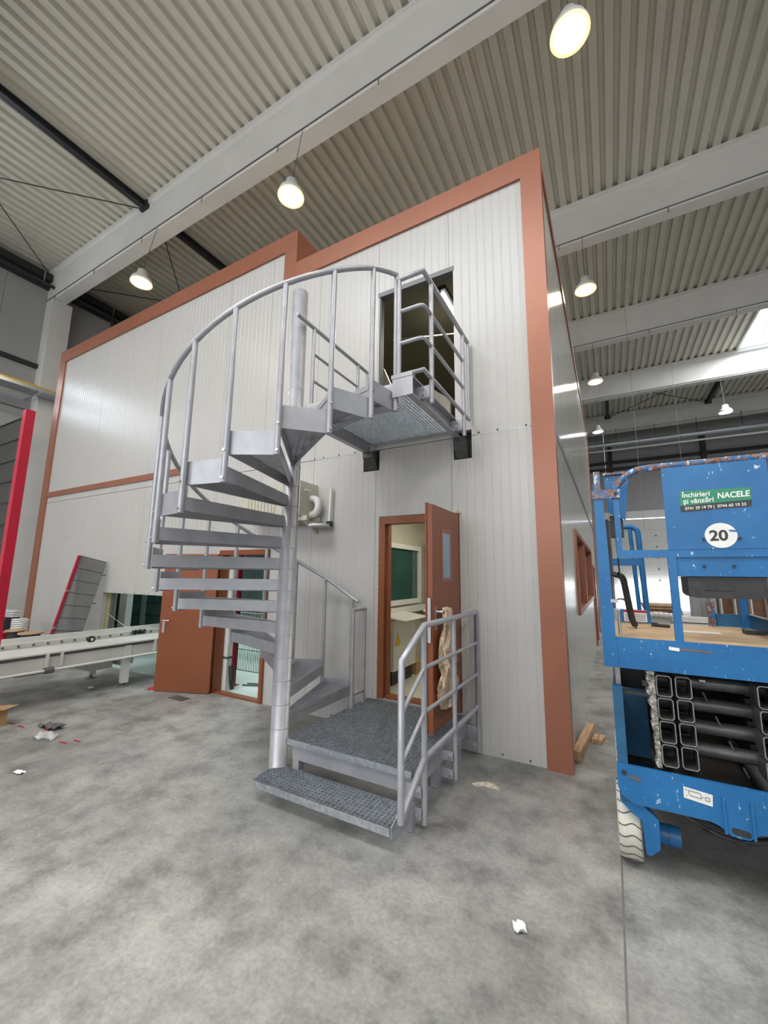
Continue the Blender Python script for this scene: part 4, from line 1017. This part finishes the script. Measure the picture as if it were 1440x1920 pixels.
# tall red guard post with mesh at the left edge
gf = thing('guard_fence', (-4.95, 1.6, 0), 'tall red guard post with dark wire mesh at the left edge before the column', 'fence')
po = B(-4.99, 1.565, .012, -4.915, 1.64, 3.27).build('red_post', 'red', gf); B(-5.03, 1.53, 0, -4.875, 1.675, .012).build('base_plate', 'red', po)
mesh_panel(MB(), -6.15, -5.01, 1.6, .2, 3.22, .024, .215, .002).build('wire_mesh', 'cable', gf); gf.children[-1]['kind'] = 'stuff'
for k in range(15): MB().bar((-6.15, 1.593, .20+.2155*k), (-4.99, 1.593, .20+.2155*k), .010, .012).build('cross_wire', 'cable', gf)
B(-6.25, 1.565, .012, -6.175, 1.64, 3.27).build('red_post', 'red', gf)

# cable drums and boards behind the conveyor
def drum(name, x, y, z, r, h, col, label, disc='drum'):
    t = thing(name, (x, y, z), label, 'drum')
    MB().lathe([(r*.78, .02), (r*.78, h-.02)], (x, y, z), 22).build('wound_cable', col, t)
    for zz in (0, h-.02): MB().lathe([(r, zz), (r, zz+.02)], (x, y, z), 26).build('flange', disc, t)
    return t
drum('cable_drum', -8.62, 3.25, .445, .17, .22, 'black', 'black cable drum with pale board top behind the conveyor, right one of the pair')
drum('cable_drum', -9.20, 3.25, .445, .15, .22, 'cable', 'black cable drum with pale board top behind the conveyor, left one of the pair')
drum('cable_drum', -9.72, 3.25, .445, .16, .14, 'red', 'low cable drum wound with red cable at the left edge of the photo', 'red')
o = B(-9.95, 3.04, 0, -8.40, 3.46, .443).build('drum_trestle', 'dark', at=(-9.2, 3.25, 0)); tag(o, 'dark low trestle carrying the cable drums behind the conveyor', 'trestle')
co = thing('white_cable_coil', (-10.2, 3.65, .45), 'coil of ribbed white hose standing behind the cable drums', 'coil')
mb = MB(); pts = [(-10.2+.12*math.cos(q*.5), 3.65+.12*math.sin(q*.5), .475+q*.0032) for q in range(90)]
mb.tube(pts, .018, 6); mb.build('coil', 'white', co)
st_ = thing('drum_stand', (-10.2, 3.65, 0), 'dark stand under the ribbed white hose coil behind the drums', 'stand'); MB().lathe([(.17, .0), (.17, .45)], (-10.2, 3.65, 0), 16).build('stand_body', 'dark', st_)
for k in range(3):
    o = MB().bar((-12.9, 3.90, .70+.05*k), (-11.5, 4.05, .70+.05*k), .16, .04).build('white_board', 'white', at=(-12.2, 3.97, .7+.05*k))
    tag(o, ['lowest white board of the stack beside the hall column', 'middle white board of the stack beside the hall column', 'topmost white board of the stack beside the hall column'][k], 'board')
o = MB().box(-12.9, 3.75, 0, -11.5, 4.10, .678).build('dark_crate', 'dark', at=(-12.2, 3.9, 0)); tag(o, 'dark crate carrying the white boards beside the hall column', 'crate')

# wall mounted unit behind the stair
ac = thing('wall_unit', (-3.8, 3.95, 2.4), 'beige wall mounted ventilation unit half hidden behind the spiral staircase pole', 'unit')
B(-4.35, 3.80, 2.42, -3.33, D-.005, 2.86).build('casing', 'beige', ac)
for k in range(9): B(-4.25+.06*k, 3.79, 2.48, -4.22+.06*k, 3.80, 2.80).build('grille_slat', 'beige', ac)
B(-3.335, 3.88, 2.74, -3.315, 3.98, 2.77).build('recessed_handle', 'white', ac)
T(rounded([(-3.34, 4.03, 2.66), (-3.22, 4.03, 2.66), (-3.22, 4.03, 2.46), (-3.34, 4.03, 2.45)], .10, 8), .045, 12).build('white_duct_bend', 'white', ac)
MB().lathe([(.13, 2.285), (.135, 2.30), (.13, 2.315)], (-3.17, 4.0, 0), 24).build('drip_tray', 'white', ac)
T([(-3.08, 4.09, 2.32), (-3.07, 4.10, 2.80)], .018, 10).build('white_rod', 'white', ac); B(-3.11, 4.06, 2.30, -3.05, 4.12, 2.36).build('rod_clip', 'black', ac)
B(-3.9, 3.85, 2.36, -3.25, 3.90, 2.42).build('bracket_arm', 'beige', ac); B(-3.9, 4.08, 2.36, -3.25, 4.13, 2.42).build('bracket_arm', 'beige', ac)
MB().prism([(3.85, 2.36), (D, 2.36), (D, 2.20)], 'x', -3.33, -3.29).build('bracket_gusset', 'beige', ac)

# ================================================================ LAMPS
def lamp(x, y, label, group=None, mat='glow_warm', wire=True):
    z = 8.15; t = thing('pendant_lamp', (x, y, z), label, 'lamp', group)
    MB().lathe([(.185, z+.004), (.215, z-.004), (.222, z+.03), (.20, z+.10), (.12, z+.17), (.10, z+.30), (.02, z+.32)], (x, y, 0), 28).build('housing', 'white', t)
    MB().lathe([(.183, z-.002), (.183, z+.002)], (x, y, 0), 28).build('diffuser', mat, t)
    MB().lathe([(.184, z-.001), (.224, z-.006), (.224, z-.001)], (x, y, 0), 28, caps=False).build('halo_ring', mat.replace('glow', 'rim'), t)  # glowing ring imitating the halo around the diffuser
    yb = min(BY, key=lambda b: abs(b-y-.15))
    T([(x, y, z+.31), (x, yb+.015, ZD-BH+.06)], .006, 6).build('suspension_wire', 'meshgrey', t)
    return t
ZL = 6.45
for x, y, l, g_, m_ in [(-.01, 4.46, 'pendant lamp at the top right, the largest and nearest of the lit lamps', None, 'glow_warm'), (-4.42, 4.47, 'pendant lamp hanging over the left roof step of the block, below the first beam', None, 'glow_warm'),
        (-8.85, 4.46, 'pendant lamp farthest left, just above the sloping brown roof trim', None, 'glow_warm'), (-.08, 9.42, 'pendant lamp right of the block corner, before the second beam behind it', None, 'glow_warm'),
        (-.03, 14.45, 'pendant lamp right of the block, small and warm, below the fourth beam', None, 'glow_warm'), (-.08, 19.8, 'small whitish pendant lamp close to the far block edge', None, 'glow_cool'), (4.36, 19.6, 'small whitish pendant lamp at right above the blue lift', None, 'glow_cool')]:
    lamp(x, y, l, g_, m_)
for y in (-.62, -5.6):
    for x in (-8.84, -4.42, 0, 4.42): lamp(x, y, 'pendant lamp hanging in the near bays of the hall', 'pendant lamps of the near bays')
for x, y, z0 in ((.10, 19.4, 3.0), (.85, 12.5, 3.0), (2.4, 16.8, 3.2)):
    o = T([(x, y, z0), (x, y, ZD)], .005, 6).build('hanging_wire', 'hall', at=(x, y, z0))
    tag(o, 'thin pale wire from the roof, %s' % {.10: 'leftmost, beside the far block edge', .85: 'middle one, left of the blue panel of the lift', 2.4: 'rightmost, over the green sticker'}[x], 'wire')

# ================================================================ THINGS ON THE FLOOR
tb_ = MB().bar((-.385, 4.44, .045), (-.30, 5.35, .045), .075, .085).build('timber_offcut', 'timber', at=(-.34, 4.9, 0)); tag(tb_, 'long pine timber offcut lying along the right flank wall', 'timber')
for k in range(2):
    o = MB().bar((-.26+.05*k, 4.98, .022), (-.23+.05*k, 5.16, .022), .045, .04).build('timber_block', 'timber', at=(-.25+.05*k, 5.05, 0))
    tag(o, ['short pale timber block touching the long offcut at the flank wall', 'short pale timber block farther from the long offcut at the flank wall'][k], 'timber')
random.seed(11)
mb = MB(); cols = []
for i in range(7):
    t = i/6; cx_, cy_ = -1.10+.20*t, 3.53+.05*math.sin(t*2.6); ring = []
    for j in range(9):
        a = math.pi*j/8; r = .018+.018*math.sin(t*3.14)+random.uniform(-.006, .006); ring.append((cx_+.01*math.sin(j), cy_+r*math.cos(a), .001+r*.55*math.sin(a)))
    cols.append(ring)
vs = [p for r in cols for p in r]; mb.add(vs, [(i*9+j, i*9+j+1, (i+1)*9+j+1, (i+1)*9+j) for i in range(6) for j in range(8)]+[tuple(range(9)), tuple(range(62, 53, -1))])
tag(mb.build('foam_scrap', 'foam', at=(-1.0, 3.55, 0)), 'long scrap of pale foam on the floor right of the entry platform', 'scrap')
def scrap(x, y, sx, sy, rz, mat, name, label, cat='scrap', h=.02):
    c, s_ = math.cos(rz), math.sin(rz); n = 5; mb = MB(); vs = []
    for i in range(n+1):
        for j in range(n+1):
            u, v_ = (i/n-.5)*sx, (j/n-.5)*sy; vs.append((x+c*u-s_*v_, y+s_*u+c*v_, .003+random.random()*h))
    vs2 = [(a, b, max(.0005, z-.002)) for a, b, z in vs]; N_ = (n+1)**2
    fs = [(i*(n+1)+j, (i+1)*(n+1)+j, (i+1)*(n+1)+j+1, i*(n+1)+j+1) for i in range(n) for j in range(n)]
    mb.add(vs+vs2, fs+[tuple(N_+k for k in reversed(f)) for f in fs]); return tag(mb.build(name, mat, at=(x, y, 0)), label, cat)
scrap(-.495, 2.29, .06, .05, .4, 'stick_white', 'paper_scrap', 'crumpled grey paper scrap lying alone on the open floor at right', h=.03)
scrap(-5.16, 2.20, .22, .14, .3, 'film', 'plastic_film', 'clear crumpled plastic film on the floor at left', h=.05)
scrap(-5.45, 2.36, .30, .12, .1, 'meshgrey', 'wire_scrap', 'dark wad of wire scrap on the floor behind the plastic film', h=.05)
scrap(-4.49, 1.75, .09, .05, .2, 'stick_white', 'paper_scrap', 'small white paper scrap nearest the left bottom of the floor', h=.015)
scrap(-6.79, 3.37, .14, .06, -.2, 'stick_white', 'paper_scrap', 'white paper scrap on the floor below the conveyor', h=.012)
for x, y, l in ((-5.97, 2.19, 'red tape strip on the floor beside the cardboard box, left of two'), (-5.77, 2.20, 'red tape strip on the floor beside the cardboard box, right of two'), (-5.42, 2.30, 'red tape strip on the floor behind the plastic film'), (-4.90, 2.23, 'red tape strip on the floor in front of the plastic film'), (-4.82, 2.32, 'red tape strip on the floor right of the plastic film')):
    o = MB().bar((x-.05, y, .003), (x+.05, y+.012, .004), .018, .003).build('tape_strip', 'red', at=(x, y, 0)); tag(o, l, 'tape')
cbx = thing('cardboard_box', (-6.3, 2.0, 0), 'open brown cardboard box cut by the left edge of the photo', 'box')
mb = MB()
for b in ((-6.6, 1.75, 0, -5.98, 1.76, .17), (-6.6, 2.14, 0, -5.98, 2.15, .17), (-5.99, 1.76, 0.01, -5.98, 2.14, .17), (-6.6, 1.76, 0, -5.98, 2.14, .01)): mb.box(*b)
mb.build('carton', 'card', cbx); MB().bar((-6.1, 2.06, .175), (-5.92, 2.16, .19), .18, .006).build('flap', 'card', cbx)
fp = B(-5.38, 3.66, .001, -5.10, 3.80, .006).build('floor_plate', 'meshgrey', at=(-5.24, 3.73, 0)); tag(fp, 'thin grey metal plate on the floor before the open brown door', 'plate')
rm = MB().lathe([(.06, .001), (.055, .02), (.02, .03)], (-5.98, 3.80, 0), 14).build('red_door_stop', 'red', at=(-5.98, 3.8, 0)); tag(rm, 'small red foot beside the free edge of the open brown door', 'stop')

# ================================================================ GOODS BY THE FAR GATE
pt = thing('board_stack', (1.0, 12.0, 0), 'stack of brown fibre boards on a dark pallet seen through the lift rails', 'boards')
B(.55, 11.6, .02, 1.55, 12.8, .80).build('crate', 'hall_white', pt)
for k in range(4):
    B(.70-.02*k, 11.6+.02*k, .86+.055*k, 1.40-.01*k, 12.7, .90+.055*k).build('board', 'drum' if k != 1 else 'wood_dark', pt)
scr = MB()
for k in range(6): scr.lathe([(.02, -.06), (.10, -.02), (.11, .03), (.03, .07)], (.75+.10*k, 11.55, .84+.01*math.sin(k)), 8)
scr.build('film_wrap', 'stick_white', pt)
gp = thing('stacked_profiles', (1.6, 10.0, 0), 'bundle of white profiles stacked behind the lift deck', 'profiles')
for k in range(5): B(1.0, 9.6+.06*k, .42+.11*k, 2.0, 10.2, .51+.11*k).build('profile', 'white', gp)
B(1.05, 9.7, 0, 1.95, 10.15, .42).build('trestle', 'dark', gp)
lk = thing('metal_locker', (3.0, 20.5, 0), 'grey metal locker beside the far gate opening', 'locker')
B(2.75, 20.3, 0, 3.35, 20.8, 1.75).build('body', 'hall', lk); B(2.77, 20.285, .05, 3.04, 20.3, 1.70).build('locker_door', 'hall', lk); B(3.06, 20.285, .05, 3.33, 20.3, 1.70).build('locker_door', 'hall', lk)
sh = thing('storage_rack', (4.4, 19.5, 0), 'dark storage rack with white edges and red panels at the far right', 'rack')
B(3.5, 19.6, 0, 6.2, 20.1, 1.7).build('rack_back', 'wood_dark', sh)
for x in (3.5, 3.9, 4.35, 4.8, 5.25): B(x-.02, 19.3, 0, x+.02, 19.6, 1.7).build('upright', 'white', sh)
for x in (5.35, 5.6, 5.85): B(x, 19.3, 0, x+.10, 19.55, 1.65).build('red_panel', 'red', sh)
